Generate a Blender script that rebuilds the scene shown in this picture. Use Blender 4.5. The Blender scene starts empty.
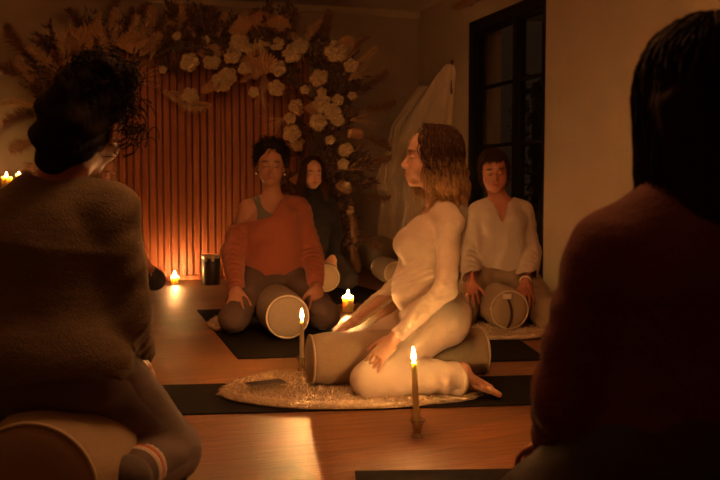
import bpy, math, random
import numpy as np
from mathutils import Vector, Matrix
random.seed(7); RNG = np.random.RandomState(11)
PI = math.pi
F = 900.0; HZ = 185.0; CH = 0.83
TILT = math.atan((240 - HZ) / F)
def at(px, py, Y):
    """world point at depth Y that sits where the photo shows pixel px, py"""
    u = (px - 360) / F; v = -(py - 240) / F
    dy = math.cos(TILT) + v * math.sin(TILT); dz = -math.sin(TILT) + v * math.cos(TILT)
    return Vector((u / dy * Y, Y, CH + dz / dy * Y))
def fl(px, py):
    """point of the floor seen at pixel"""
    u = (px - 360) / F; v = -(py - 240) / F
    dy = math.cos(TILT) + v * math.sin(TILT); dz = -math.sin(TILT) + v * math.cos(TILT)
    Y = -CH / dz * dy
    return Vector((u / dy * Y, Y, 0))
COL = bpy.context.scene.collection
# ---------------------------------------------------------------- materials
def srgb(r, g, b):
    f = lambda c: (c / 255 / 12.92) if c / 255 <= .04045 else ((c / 255 + .055) / 1.055) ** 2.4
    return (f(r), f(g), f(b), 1)
class NT:
    def __init__(s, name):
        s.m = bpy.data.materials.new(name); s.m.use_nodes = True; s.t = s.m.node_tree; s.n = s.t.nodes
        s.b = s.n['Principled BSDF']; s.out = s.n['Material Output']
    def new(s, t, **kw):
        n = s.n.new(t)
        for k, v in kw.items(): setattr(n, k, v)
        return n
    def link(s, a, b): s.t.links.new(a, b)
    def coords(s, kind='Object', scale=(1, 1, 1), rot=(0, 0, 0)):
        tc = s.new('ShaderNodeTexCoord'); mp = s.new('ShaderNodeMapping')
        mp.inputs['Scale'].default_value = scale; mp.inputs['Rotation'].default_value = rot
        s.link(tc.outputs[kind], mp.inputs[0]); return mp.outputs[0]
    def noise(s, vec, scale, detail=3, rough=.5):
        n = s.new('ShaderNodeTexNoise'); n.inputs['Scale'].default_value = scale
        n.inputs['Detail'].default_value = detail; n.inputs['Roughness'].default_value = rough
        s.link(vec, n.inputs['Vector']); return n.outputs['Fac']
    def ramp(s, fac, stops):
        r = s.new('ShaderNodeValToRGB'); e = r.color_ramp.elements
        e[0].position, e[0].color = stops[0]; e[1].position, e[1].color = stops[-1]
        for p, c in stops[1:-1]:
            x = e.new(p); x.color = c
        s.link(fac, r.inputs[0]); return r.outputs[0]
    def bump(s, h, strength=.3, dist=.01):
        b = s.new('ShaderNodeBump'); b.inputs['Strength'].default_value = strength; b.inputs['Distance'].default_value = dist
        s.link(h, b.inputs['Height'])
        s.link(b.outputs[0], s.b.inputs['Normal']); return b
def simple(name, col, rough=.6, metal=0, **kw):
    a = NT(name); a.b.inputs['Base Color'].default_value = col; a.b.inputs['Roughness'].default_value = rough
    a.b.inputs['Metallic'].default_value = metal
    for k, v in kw.items(): a.b.inputs[k].default_value = v
    return a.m
def fabric(name, c1, c2, scale=350, bump=.25, dist=.002, fold=0, rough=.9, sheen=.2, rib=0, foldscale=(6, 6, 14)):
    a = NT(name); v = a.coords()
    n = a.noise(v, scale, 2); a.link(a.ramp(n, [(.3, c1), (.7, c2)]), a.b.inputs['Base Color'])
    a.b.inputs['Roughness'].default_value = rough; a.b.inputs['Sheen Weight'].default_value = sheen
    h = n
    b1 = a.bump(n, bump, dist)
    if rib:
        w = a.new('ShaderNodeTexWave'); w.inputs['Scale'].default_value = rib; w.inputs['Distortion'].default_value = 1.5
        w.bands_direction = 'X'; a.link(v, w.inputs[0])
        b3 = a.new('ShaderNodeBump'); b3.inputs['Strength'].default_value = .35; b3.inputs['Distance'].default_value = .003
        a.link(w.outputs['Fac'], b3.inputs['Height']); a.link(b1.outputs[0], b3.inputs['Normal']); b1 = b3
        a.link(b1.outputs[0], a.b.inputs['Normal'])
    if fold:
        v2 = a.coords(scale=foldscale); n2 = a.noise(v2, 1.6, 2, .45)
        b2 = a.new('ShaderNodeBump'); b2.inputs['Strength'].default_value = fold; b2.inputs['Distance'].default_value = .03
        a.link(n2, b2.inputs['Height']); a.link(b1.outputs[0], b2.inputs['Normal']); a.link(b2.outputs[0], a.b.inputs['Normal'])
    return a.m
def hair_mat(name, root, tip, z0, z1, rough=.6, spec=.25):
    a = NT(name); tc = a.new('ShaderNodeTexCoord'); sep = a.new('ShaderNodeSeparateXYZ'); a.link(tc.outputs['Object'], sep.inputs[0])
    mr = a.new('ShaderNodeMapRange'); mr.inputs['From Min'].default_value = z0; mr.inputs['From Max'].default_value = z1
    a.link(sep.outputs[2], mr.inputs['Value'])
    n = a.noise(a.coords(scale=(70, 70, 12)), 1.5, 3)
    mx = a.new('ShaderNodeMath', operation='ADD'); a.link(mr.outputs[0], mx.inputs[0])
    m2 = a.new('ShaderNodeMath', operation='MULTIPLY_ADD'); m2.inputs[1].default_value = 1.7; m2.inputs[2].default_value = -.85
    a.link(n, m2.inputs[0]); a.link(m2.outputs[0], mx.inputs[1])
    a.link(a.ramp(mx.outputs[0], [(.1, tip), (.9, root)]), a.b.inputs['Base Color'])
    a.b.inputs['Roughness'].default_value = rough; a.b.inputs['Specular IOR Level'].default_value = spec
    a.bump(n, .5, .01)
    return a.m
def skin_mat(name, col, lip, brow):
    a = NT(name); at_ = a.new('ShaderNodeAttribute', attribute_name='tint'); sp = a.new('ShaderNodeSeparateColor')
    a.link(at_.outputs['Color'], sp.inputs[0])
    n = a.noise(a.coords(), 60, 3)
    c0 = a.ramp(n, [(.3, tuple(x * .9 for x in col[:3]) + (1,)), (.7, col)])
    m1 = a.new('ShaderNodeMixRGB'); a.link(sp.outputs[0], m1.inputs[0]); a.link(c0, m1.inputs[1]); m1.inputs[2].default_value = lip
    m2 = a.new('ShaderNodeMixRGB'); a.link(sp.outputs[1], m2.inputs[0]); a.link(m1.outputs[0], m2.inputs[1]); m2.inputs[2].default_value = brow
    a.link(m2.outputs[0], a.b.inputs['Base Color'])
    a.b.inputs['Roughness'].default_value = .5; a.b.inputs['Subsurface Weight'].default_value = .12
    a.b.inputs['Subsurface Radius'].default_value = (.012, .004, .002)
    a.bump(n, .1, .002)
    return a.m
# ---------------------------------------------------------------- objects
def tag(o, label=None, cat=None, group=None, kind=None):
    if label: o['label'] = label
    if cat: o['category'] = cat
    if group: o['group'] = group
    if kind: o['kind'] = kind
    return o
def empty(name, loc, rz=0):
    o = bpy.data.objects.new(name, None); COL.objects.link(o); o.location = loc; o.rotation_euler = (0, 0, rz); o.empty_display_size = .05
    return o
def mesh_np(name, V, Fq, mat, parent=None, loc=None, smooth=True, attr=None, rz=None, mats=None, midx=None):
    V = np.asarray(V, dtype=np.float32); me = bpy.data.meshes.new(name)
    if isinstance(Fq, np.ndarray) and Fq.ndim == 2:
        k = Fq.shape[1]; n = len(Fq)
        me.vertices.add(len(V)); me.vertices.foreach_set('co', V.ravel())
        me.loops.add(n * k); me.loops.foreach_set('vertex_index', Fq.astype(np.int32).ravel())
        me.polygons.add(n); me.polygons.foreach_set('loop_start', np.arange(0, n * k, k, dtype=np.int32))
        me.update(calc_edges=True)
    else:
        me.from_pydata([tuple(map(float, v)) for v in V], [], [tuple(int(i) for i in f) for f in Fq]); me.update()
    me.validate()
    if smooth: me.polygons.foreach_set('use_smooth', np.ones(len(me.polygons), dtype=bool))
    for m in (mats or [mat]): me.materials.append(m)
    if midx is not None and len(midx) == len(me.polygons): me.polygons.foreach_set('material_index', np.asarray(midx, dtype=np.int32))
    if attr is not None:
        ca = me.color_attributes.new('tint', 'FLOAT_COLOR', 'POINT'); ca.data.foreach_set('color', attr.astype(np.float32).ravel())
    o = bpy.data.objects.new(name, me); COL.objects.link(o)
    if parent: o.parent = parent
    if loc is not None: o.location = loc
    if rz is not None: o.rotation_euler = (0, 0, rz)
    return o
class MB:
    """collects plain shapes into one mesh"""
    def __init__(s): s.v = []; s.f = []; s.mi = []; s.cur = 0
    def add(s, vs, fs):
        k = len(s.v); s.v += [tuple(v) for v in vs]; s.f += [tuple(i + k for i in f) for f in fs]; s.mi += [s.cur] * len(fs)
    def box(s, x0, x1, y0, y1, z0, z1, b=0):
        if b <= 0:
            vs = [(x, y, z) for z in (z0, z1) for y in (y0, y1) for x in (x0, x1)]
            s.add(vs, [(0, 2, 3, 1), (4, 5, 7, 6), (0, 1, 5, 4), (2, 6, 7, 3), (0, 4, 6, 2), (1, 3, 7, 5)]); return
        def ring(d, z): return [(x0 + d + b, y0 + d, z), (x1 - d - b, y0 + d, z), (x1 - d, y0 + d + b, z), (x1 - d, y1 - d - b, z), (x1 - d - b, y1 - d, z), (x0 + d + b, y1 - d, z), (x0 + d, y1 - d - b, z), (x0 + d, y0 + d + b, z)]
        vs = ring(b * .7, z0) + ring(0, z0 + b) + ring(0, z1 - b) + ring(b * .7, z1)
        fs = [tuple(range(7, -1, -1)), tuple(range(24, 32))]
        for k in range(3):
            for i in range(8): fs.append((k * 8 + i, k * 8 + (i + 1) % 8, (k + 1) * 8 + (i + 1) % 8, (k + 1) * 8 + i))
        s.add(vs, fs)
    def lathe(s, prof, n=24, c=(0, 0, 0), close=True):
        vs = [(c[0] + r * math.cos(2 * PI * i / n), c[1] + r * math.sin(2 * PI * i / n), c[2] + z) for r, z in prof for i in range(n)]
        fs = [(k * n + i, k * n + (i + 1) % n, (k + 1) * n + (i + 1) % n, (k + 1) * n + i) for k in range(len(prof) - 1) for i in range(n)]
        if close: fs += [tuple(range(n - 1, -1, -1)), tuple(range((len(prof) - 1) * n, len(prof) * n))]
        s.add(vs, fs)
    def tube(s, pts, r, n=8, cap=True):
        pts = [Vector(p) for p in pts]; rr = r if isinstance(r, (list, tuple)) else [r] * len(pts)
        vs = []; up = None
        for i, p in enumerate(pts):
            t = (pts[min(i + 1, len(pts) - 1)] - pts[max(i - 1, 0)]).normalized()
            if up is None:
                up = Vector((0, 0, 1)) if abs(t.z) < .9 else Vector((1, 0, 0))
            a = t.cross(up).normalized(); up = a.cross(t).normalized()
            vs += [p + (a * math.cos(2 * PI * k / n) + up * math.sin(2 * PI * k / n)) * rr[i] for k in range(n)]
        fs = [(i * n + k, i * n + (k + 1) % n, (i + 1) * n + (k + 1) % n, (i + 1) * n + k) for i in range(len(pts) - 1) for k in range(n)]
        if cap: fs += [tuple(range(n - 1, -1, -1)), tuple(range((len(pts) - 1) * n, len(pts) * n))]
        s.add(vs, fs)
    def build(s, name, mat, parent=None, loc=None, smooth=False, rz=None, mats=None):
        o = mesh_np(name, s.v, s.f, mat, parent, loc, smooth, rz=rz, mats=mats, midx=s.mi if mats else None)
        return o
def recalc(o):
    import bmesh
    bm = bmesh.new(); bm.from_mesh(o.data); bmesh.ops.recalc_face_normals(bm, faces=bm.faces); bm.to_mesh(o.data); bm.free(); return o
def copy_tree(o, parent=None):
    c = o.copy(); COL.objects.link(c)
    if parent: c.parent = parent
    for ch in list(o.children): copy_tree(ch, c)
    return c
# ---------------------------------------------------------------- implicit surfaces
def nrm(v):
    v = np.asarray(v, float); return v / (np.linalg.norm(v) + 1e-9)
class Cap:
    """tapered limb a->b, optionally flattened (side vector, fs = side factor) and creased (wr amplitude, wn waves)"""
    def __init__(s, a, b, ra, rb, side=None, fs=1.0, wr=0, wn=0, ph=0, bulge=0):
        s.a = np.asarray(a, float); s.b = np.asarray(b, float); s.ra, s.rb, s.side, s.fs, s.wr, s.wn, s.ph, s.bulge = ra, rb, side, fs, wr, wn, ph, bulge
    def box(s):
        r = max(s.ra, s.rb) * max(s.fs, 1) + abs(s.wr) + abs(s.bulge); return np.minimum(s.a, s.b) - r, np.maximum(s.a, s.b) + r
    def d(s, x, y, z):
        ab = s.b - s.a; L2 = float(ab @ ab) + 1e-12
        px, py, pz = x - s.a[0], y - s.a[1], z - s.a[2]
        t = (px * ab[0] + py * ab[1] + pz * ab[2]) / L2; tc = np.clip(t, 0, 1)
        qx, qy, qz = px - tc * ab[0], py - tc * ab[1], pz - tc * ab[2]
        r = s.ra + (s.rb - s.ra) * tc
        if s.bulge: r = r + s.bulge * np.sin(PI * tc)
        if s.wr:
            ang = qx * 23 + qy * 17 + qz * 9
            r = r + s.wr * np.sin(t * s.wn * 2 * PI + ang * 1.2 + s.ph) * (.6 + .4 * np.sin(ang * 2.3 + s.ph * 3))
        q2 = qx * qx + qy * qy + qz * qz
        if s.side is None or s.fs == 1: return np.sqrt(q2) - r
        sd = nrm(s.side); c = qx * sd[0] + qy * sd[1] + qz * sd[2]
        return (np.sqrt(np.maximum(q2 - c * c * (1 - 1 / s.fs ** 2), 0)) - r) * min(1, s.fs)
class Ell:
    def __init__(s, c, r, R=None):
        s.c = np.asarray(c, float); s.r = np.asarray(r, float); s.R = None if R is None else np.asarray(R, float)   # R columns = local axes
    def box(s):
        m = s.r if s.R is None else np.full(3, s.r.max()); return s.c - m, s.c + m
    def d(s, x, y, z):
        px, py, pz = x - s.c[0], y - s.c[1], z - s.c[2]
        if s.R is not None:
            R = s.R; px, py, pz = (px * R[0, 0] + py * R[1, 0] + pz * R[2, 0], px * R[0, 1] + py * R[1, 1] + pz * R[2, 1], px * R[0, 2] + py * R[1, 2] + pz * R[2, 2])
        k0 = np.sqrt((px / s.r[0]) ** 2 + (py / s.r[1]) ** 2 + (pz / s.r[2]) ** 2)
        k1 = np.sqrt((px / s.r[0] ** 2) ** 2 + (py / s.r[1] ** 2) ** 2 + (pz / s.r[2] ** 2) ** 2)
        return k0 * (k0 - 1) / (k1 + 1e-6)
def field(prims, h, off=0, pad=.03):
    """prims: list of (prim, k, op[, own offset])"""
    lo = np.min([p[0].box()[0] for p in prims if p[2] == '+'], axis=0) - pad - off
    hi = np.max([p[0].box()[1] for p in prims if p[2] == '+'], axis=0) + pad + off
    n = np.ceil((hi - lo) / h).astype(int) + 1
    D = np.full(n, .06, dtype=np.float32)
    ax = [lo[i] + h * np.arange(n[i]) for i in range(3)]
    for p in prims:
        pr, k, op = p[:3]; o = off if len(p) < 4 else p[3]
        b0, b1 = pr.box(); m = k + .04 + o
        i0 = np.clip(np.floor((b0 - m - lo) / h).astype(int), 0, n); i1 = np.clip(np.ceil((b1 + m - lo) / h).astype(int) + 1, 0, n)
        if np.any(i1 <= i0): continue
        sl = tuple(slice(i0[j], i1[j]) for j in range(3))
        x = ax[0][sl[0]][:, None, None].astype(np.float32); y = ax[1][sl[1]][None, :, None].astype(np.float32); z = ax[2][sl[2]][None, None, :].astype(np.float32)
        d = (pr.d(x, y, z) - (o if op == '+' else 0)).astype(np.float32); A = D[sl]
        if op == '+':
            hh = np.maximum(k - np.abs(A - d), 0) / k; D[sl] = np.minimum(A, d) - hh * hh * k * .25
        else:
            d = -d; hh = np.maximum(k - np.abs(A - d), 0) / k; D[sl] = np.maximum(A, d) + hh * hh * k * .25
    return D, lo, ax
def nets(D, lo, h):
    ins = D < 0; nx, ny, nz = D.shape
    c = [(i, j, k) for i in (0, 1) for j in (0, 1) for k in (0, 1)]
    S = np.zeros((nx - 1, ny - 1, nz - 1), dtype=np.uint8)
    for i, j, k in c: S += ins[i:nx - 1 + i, j:ny - 1 + j, k:nz - 1 + k]
    I, J, K = np.nonzero((S > 0) & (S < 8))
    idx = np.full(S.shape, -1, dtype=np.int32); idx[I, J, K] = np.arange(len(I))
    acc = np.zeros((len(I), 3)); cnt = np.zeros(len(I))
    val = {q: D[I + q[0], J + q[1], K + q[2]] for q in c}
    for a in c:
        for ax_ in range(3):
            if a[ax_] == 0:
                b = list(a); b[ax_] = 1; b = tuple(b); va, vb = val[a], val[b]; m = (va < 0) != (vb < 0)
                t = np.where(m, va / np.where(m, va - vb, 1), 0)
                P = np.zeros((len(I), 3)); P[:] = a; P[:, ax_] += t
                acc[m] += P[m]; cnt[m] += 1
    V = lo + h * (np.stack([I, J, K], 1) + acc / cnt[:, None])
    Q = []
    for ax_ in range(3):
        o1, o2 = [q for q in range(3) if q != ax_]
        s0 = [slice(1, -1)] * 3; s1 = [slice(1, -1)] * 3; s0[ax_] = slice(0, -1); s1[ax_] = slice(1, None)
        A = ins[tuple(s0)]; B = ins[tuple(s1)]; P = np.argwhere(A != B); fa = A[tuple(P.T)]
        base = P.copy()
        for q in (o1, o2): base[:, q] += 1
        def cell(d1, d2):
            q = base.copy(); q[:, o1] -= d1; q[:, o2] -= d2; return idx[q[:, 0], q[:, 1], q[:, 2]]
        quad = np.stack([cell(0, 0), cell(1, 0), cell(1, 1), cell(0, 1)], 1)
        flip = fa if ax_ != 1 else ~fa
        quad[~flip] = quad[~flip][:, ::-1]
        Q.append(quad)
    Q = np.concatenate(Q); Q = Q[(Q >= 0).all(1)]
    return V, Q
def surf(prims, h, off=0, clip=None, disp=None):
    D, lo, ax = field(prims, h, off)
    if clip or disp:
        x = ax[0][:, None, None]; y = ax[1][None, :, None]; z = ax[2][None, None, :]
        if disp:
            near = np.abs(D) < .04
            I = np.nonzero(near); D[I] += disp(ax[0][I[0]], ax[1][I[1]], ax[2][I[2]]).astype(np.float32)
        if clip: D = np.maximum(D, np.broadcast_to(clip(x, y, z), D.shape).astype(np.float32))
    D[0] = D[-1] = .05; D[:, 0] = D[:, -1] = .05; D[:, :, 0] = D[:, :, -1] = .05
    return nets(D, lo, h)
def lump(amp, f=30, seed=0):
    """soft cloth undulation"""
    R = np.random.RandomState(seed); W = R.normal(size=(7, 3)) * f * np.linspace(.5, 1.6, 7)[:, None]; ph = R.uniform(0, 6.28, 7)
    def g(x, y, z):
        s = 0
        for w, p in zip(W, ph): s = s + np.sin(w[0] * x + w[1] * y + w[2] * z + p + .7 * np.sin(x * w[1] * .7 + z * w[0] * .5))
        return amp * s / 3.5
    return g
def strand_tubes(paths, r0, r1, n=3):
    """paths (S,P,3) -> one mesh of tapered tubes"""
    S, P, _ = paths.shape
    T = np.gradient(paths, axis=1); T /= np.linalg.norm(T, axis=2, keepdims=True) + 1e-9
    ref = np.array([.31, .22, .92]); ref = ref / np.linalg.norm(ref)
    A = np.cross(T, ref); A /= np.linalg.norm(A, axis=2, keepdims=True) + 1e-9; B = np.cross(T, A)
    tt = np.linspace(0, 1, P)[None, :, None]; r = r0 + (r1 - r0) * tt
    V = np.stack([paths + r * (A * math.cos(2 * PI * k / n) + B * math.sin(2 * PI * k / n)) for k in range(n)], axis=2)
    idx = np.arange(S * P * n).reshape(S, P, n)
    Q = np.stack([idx[:, :-1, :], np.roll(idx, -1, 2)[:, :-1, :], np.roll(idx, -1, 2)[:, 1:, :], idx[:, 1:, :]], -1).reshape(-1, 4)
    return V.reshape(-1, 3), Q
def join(parts):
    V = []; Q = []; k = 0
    for v, q in parts: V.append(v); Q.append(q + k); k += len(v)
    return np.concatenate(V), np.concatenate(Q)
# ---------------------------------------------------------------- people
def rot(yaw=0, pitch=0, roll=0):
    """head frame: yaw turns left, pitch lifts the chin, roll tips towards the right shoulder"""
    return np.array(Matrix.Rotation(yaw, 3, 'Z') @ Matrix.Rotation(pitch, 3, 'X') @ Matrix.Rotation(roll, 3, 'Y'))
def head_prims(c, R, s=1.0, jaw=1.0, nose=1.0, full=True):
    c = np.asarray(c, float)
    P = lambda x, y, z: c + R @ (np.array([x, y, z]) * s)
    E = lambda q, r, k=.015, op='+': (Ell(P(*q), np.array(r) * s, R), k, op)
    L = [E((0, -.012, .035), (.073, .094, .084), .02), E((0, .022, -.03), (.062 * jaw, .064, .082), .03),
         E((0, .03, .045), (.06, .055, .055), .02)]
    if not full: return L
    L += [E((0, .062, -.096), (.024 * jaw, .02, .018), .03), E((.038, .045, -.045), (.024, .03, .032), .02), E((-.038, .045, -.045), (.024, .03, .032), .02),
          E((0, .082, .022), (.043, .010, .009), .016), E((0, .074, -.066), (.026, .018, .022), .02)]
    for sx in (1, -1):
        L += [E((sx * .031, .098, -.003), (.017, .014, .012), .012, '-'), E((sx * .031, .071, -.003), (.0145, .0145, .011), .004)]
        L += [E((sx * .073, -.008, -.012), (.009, .017, .029), .008), E((sx * .080, -.004, -.008), (.004, .009, .016), .004, '-')]
    L += [(Cap(P(0, .080, .006), P(0, .103 + .004 * nose, -.034), .0065 * s, .0088 * s), .014, '+'), E((0, .092, -.040), (.014, .011, .007), .006),
          E((.010, .094, -.041), (.006, .008, .006), .005), E((-.010, .094, -.041), (.006, .008, .006), .005),
          E((0, .090, -.0625), (.021, .0075, .0052), .004), E((0, .088, -.0725), (.018, .0075, .006), .004), E((0, .0985, -.0675), (.02, .003, .0012), .002, '-')]
    return L
def tint(V, c, R, s=1.0, lips=1, brows=1):
    p = (V - np.asarray(c)) @ R / s; x, y, z = p.T; ax = np.abs(x); fr = (y > .06)
    g = lambda a, m, w: np.exp(-((a - m) / w) ** 2)
    lip = np.clip(1.6 * g(x, 0, .019) * g(z, -.0675, .0085) * (y > .078), 0, 1) * lips
    lip = np.maximum(lip, .22 * g(ax, .042, .022) * g(z, -.035, .022) * fr)
    br = np.clip(1.5 * g(ax, .033, .016) * g(z, .021 + .004 * np.sin(ax * 60), .005), 0, 1) * fr * brows
    la = np.clip(1.3 * g(ax, .031, .013) * g(z, -.0075 + (ax - .031) ** 2 * 12, .0028), 0, 1) * fr
    mouth = g(x, 0, .02) * g(z, -.0675, .0016) * fr * .7
    nos = g(ax, .008, .004) * g(z, -.047, .002) * fr * .8
    A = np.zeros((len(V), 4)); A[:, 0] = lip; A[:, 1] = np.clip(br + la + mouth + nos, 0, 1); A[:, 3] = 1
    return A
def hand_prims(w, d, up, thumb, curl=.25, spread=.10, s=1.0, bend=None):
    w = np.asarray(w, float); d = nrm(d); up = np.asarray(up, float); up = nrm(up - d * (up @ d)); a = np.cross(d, up); a = nrm(a if a @ np.asarray(thumb, float) > 0 else -a)
    L = [(Cap(w - d * .01, w + d * .03 * s, .016 * s, .0145 * s, a, 1.5), .015, '+'), (Cap(w + d * .025 * s, w + d * .082 * s, .0135 * s, .0115 * s, a, 2.9), .012, '+')]
    for off, ln, r, sp in ((.029, .072, .0086, 1.2), (.0095, .082, .0088, .35), (-.0105, .076, .0084, -.5), (-.029, .060, .0074, -1.5)):
        p = w + d * (.082 - abs(off) * .25) * s + a * off * s; e = nrm(d + a * sp * spread); th = curl * .45
        for q, f in enumerate((.45, .31, .24)):
            v = e * math.cos(th) - up * math.sin(th); n = p + v * ln * f * s
            L.append((Cap(p - v * .004, n, (r - q * .0007) * s, (r - q * .0007 - .0005) * s), .003, '+')); p = n; th += curl
    p = w + d * .022 * s + a * .022 * s - up * .004; e = nrm(d * .75 + a * (.55 + spread) - up * .15)
    n = p + e * .045 * s; L.append((Cap(p, n, .013 * s, .0105 * s), .010, '+')); e2 = nrm(e + d * .35 - up * .2)
    L.append((Cap(n, n + e2 * .045 * s, .0102 * s, .0078 * s), .004, '+'))
    return L
def pose(**kw):
    J = dict(P=(0, 0, .31), W=(0, .01, .45), C=(0, .01, .61), N=(0, -.005, .745), H=(0, .02, .935), sw=.165, sz=.705, sy=-.01,
             el=[(.235, 0, .45), (-.235, 0, .45)], wr=[(.19, .24, .25), (-.19, .24, .25)],
             hip=[(.085, 0, .30), (-.085, 0, .30)], kn=[(.235, .30, .088), (-.235, .30, .088)], an=[(.185, -.10, .055), (-.185, -.10, .055)],
             to=[(.165, -.215, .028), (-.165, -.215, .028)])
    J.update(kw)
    for k in ('P', 'W', 'C', 'N', 'H'): J[k] = np.array(J[k], float)
    for k in ('el', 'wr', 'hip', 'kn', 'an', 'to'): J[k] = [np.array(q, float) for q in J[k]]
    J['sh'] = J.get('sh') or [np.array((J['N'][0] + J['sw'], J['N'][1] + J['sy'], J['sz'])), np.array((J['N'][0] - J['sw'], J['N'][1] + J['sy'], J['sz']))]
    J['sh'] = [np.array(q, float) for q in J['sh']]
    return J
def torso(J, f=1.0, bust=1.0, belly=0):
    P, W, C, N = J['P'], J['W'], J['C'], J['N']; X = (1, 0, 0)
    L = [(Ell(P + (0, -.005, .0), (.165 * f, .118 * f, .10)), .04, '+'), (Cap(P, W, .112 * f, .096 * f, X, 1.28), .04, '+'), (Cap(W, C, .096 * f, .106 * f, X, 1.32), .04, '+'),
         (Cap(C, C * .35 + N * .65 + (0, -.01, -.015), .106 * f, .062 * f, X, 1.42), .04, '+')]
    for i, sx in ((0, 1), (1, -1)):
        L.append((Cap(N + (sx * .03, -.012, .0), J['sh'][i], .036, .046), .04, '+'))
        if bust: L.append((Ell(C + (sx * .065, .085, -.01), np.array((.055, .048, .055)) * bust), .035, '+'))
        L.append((Ell(P + (sx * .075, -.055, -.02), (.085 * f, .08 * f, .085)), .03, '+'))
    if belly: L.append((Ell(W + (0, .055, -.03), (.10, .07 * belly, .09)), .05, '+'))
    return L
def arms(J, f=1.0, t=1.0, wr=0, wn=7, ra=(.046, .037, .036, .0235), k=.03):
    L = []
    for i in (0, 1):
        S, E, H = J['sh'][i], J['el'][i], J['wr'][i]; H = E + (H - E) * t
        L += [(Cap(S, E, ra[0] * f, ra[1] * f, wr=wr * .6, wn=wn * .7, ph=i), k, '+'), (Cap(E, H, ra[2] * f, (ra[2] + (ra[3] - ra[2]) * t) * f, wr=wr, wn=wn, ph=i + 2), .02, '+')]
    return L
def legs(J, f=1.0, t=1.0, wr=0, wn=5):
    L = []
    for i in (0, 1):
        A, K, N = J['hip'][i], J['kn'][i], J['an'][i]; N = K + (N - K) * t
        L += [(Cap(A, K, .088 * f, .062 * f, wr=wr, wn=wn, ph=i), .04, '+'), (Cap(K, N, .058 * f, .036 * f, wr=wr, wn=wn, ph=i * 2, bulge=.010), .025, '+')]
    return L
def feet(J):
    L = []
    for i, sx in ((0, 1), (1, -1)):
        A, T = J['an'][i], J['to'][i]; d = nrm(T - A); side = nrm(np.cross(d, (0, 0, 1)) + 1e-6)
        back = np.array((0, 0, 1.)) - d * d[2]; back = nrm(back)
        L += [(Ell(A + back * .022 - d * .004, (.030, .030, .030)), .02, '+'), (Cap(A, A + (T - A) * .75, .030, .020, side, 1.5), .02, '+')]
        for q in range(5):
            o = (q - 2) * .0155; r = .0105 if q != (0 if sx > 0 else 4) else .013
            b = A + (T - A) * .72 + side * o; L.append((Cap(b, b + d * (.055 - abs(q - 1.5) * .005), r, r * .85), .006, '+'))
    return L
def neck(J, R, r=.05):
    N, H = J['N'], J['H']; b = H + R @ np.array([0, -.03, -.075])
    return [(Cap(N + (0, -.01, -.03), b, r * 1.08, r), .03, '+')]
def strands(c, R, n, phi0, part=.0, rad=(.082, .102, .094), zend=-.16, length=None, wave=.008, wfreq=3, flare=.0, seed=1, pts=22, jit=.012, th_end=95, inward=0, s=1.0, fronty=0, phi1=None, top=.0, clumps=0, only=0):
    """hair falling from a parting at the crown: azimuth phi0 keeps the face free; waves grow towards the tips"""
    Rn = np.random.RandomState(seed); out = []
    CL = [(1 if Rn.rand() < .5 else -1, Rn.uniform(phi0, phi1 or PI), Rn.uniform(-.05, .06), Rn.uniform(.8, 1.2) * wfreq, Rn.uniform(0, 6.28), wave * Rn.uniform(.6, 1.5), Rn.uniform(-.035, .03)) for _ in range(max(clumps, 1))]
    if only: CL = [(only,) + c_[1:] for c_ in CL]
    for _ in range(n):
        sg = only or (1 if Rn.rand() < .5 else -1); ph = Rn.uniform(phi0, phi1 or PI); lay = Rn.uniform(-.06, .05)
        y0 = Rn.uniform(-.07, .06) if phi1 is None else Rn.uniform(.03, .06); ze = (zend or 0) + Rn.uniform(-.03, .03)
        rx, ry, rz = rad[0] * (1 + lay), rad[1] * (1 + lay), rad[2] * (1 + lay)
        cl = CL[Rn.randint(len(CL))] if clumps else None
        P = []; fr, pp, am = Rn.uniform(.8, 1.2) * wfreq, Rn.uniform(0, 6.28), wave * Rn.uniform(.5, 1.3)
        if cl:
            sg = cl[0]; ph = cl[1] + Rn.normal(0, .05); rx, ry, rz = [r * (1 + cl[2] + Rn.normal(0, .018)) for r in rad]; fr, pp, am = cl[3], cl[4] + Rn.normal(0, .25), cl[5]; ze = (zend or 0) + cl[6] + Rn.normal(0, .008)
        m = pts // 2; te = math.radians(th_end + Rn.uniform(-6, 6))
        for k in range(m):
            q = k / (m - 1); th = te * q; f0 = (1 - q) ** 1.5
            dx, dy = math.sin(ph) * sg, math.cos(ph)
            P.append((rx * math.sin(th) * dx + part * f0, ry * math.sin(th) * dy + y0 * f0 * .8 - .012, .035 + rz * math.cos(th) + top))
        x, y, z = P[-1]
        if zend is not None:
            m2 = pts - m
            for k in range(1, m2 + 1):
                q = k / m2; f = 1 + flare * q - inward * q * q
                P.append((x * f, (y + .012) * f - .012 + fronty * q, z + (ze - z) * q))
        P = np.array(P); tt = np.linspace(0, 1, len(P)); w = am * np.clip(tt * 1.8 - .4, 0, 1)
        nx, ny = math.sin(ph) * sg, math.cos(ph)
        o1 = w * np.sin(tt * fr * 2 * PI + pp); o2 = w * np.cos(tt * fr * 2 * PI + pp)
        P[:, 0] += o1 * nx + o2 * ny; P[:, 1] += o1 * ny - o2 * nx; P += Rn.normal(0, jit * .12, P.shape) + Rn.normal(0, jit * .25, 3)
        out.append(P)
    L = max(len(p) for p in out); out = np.array([p for p in out if len(p) == L])
    return np.asarray(c) + (out * s) @ R.T
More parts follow.
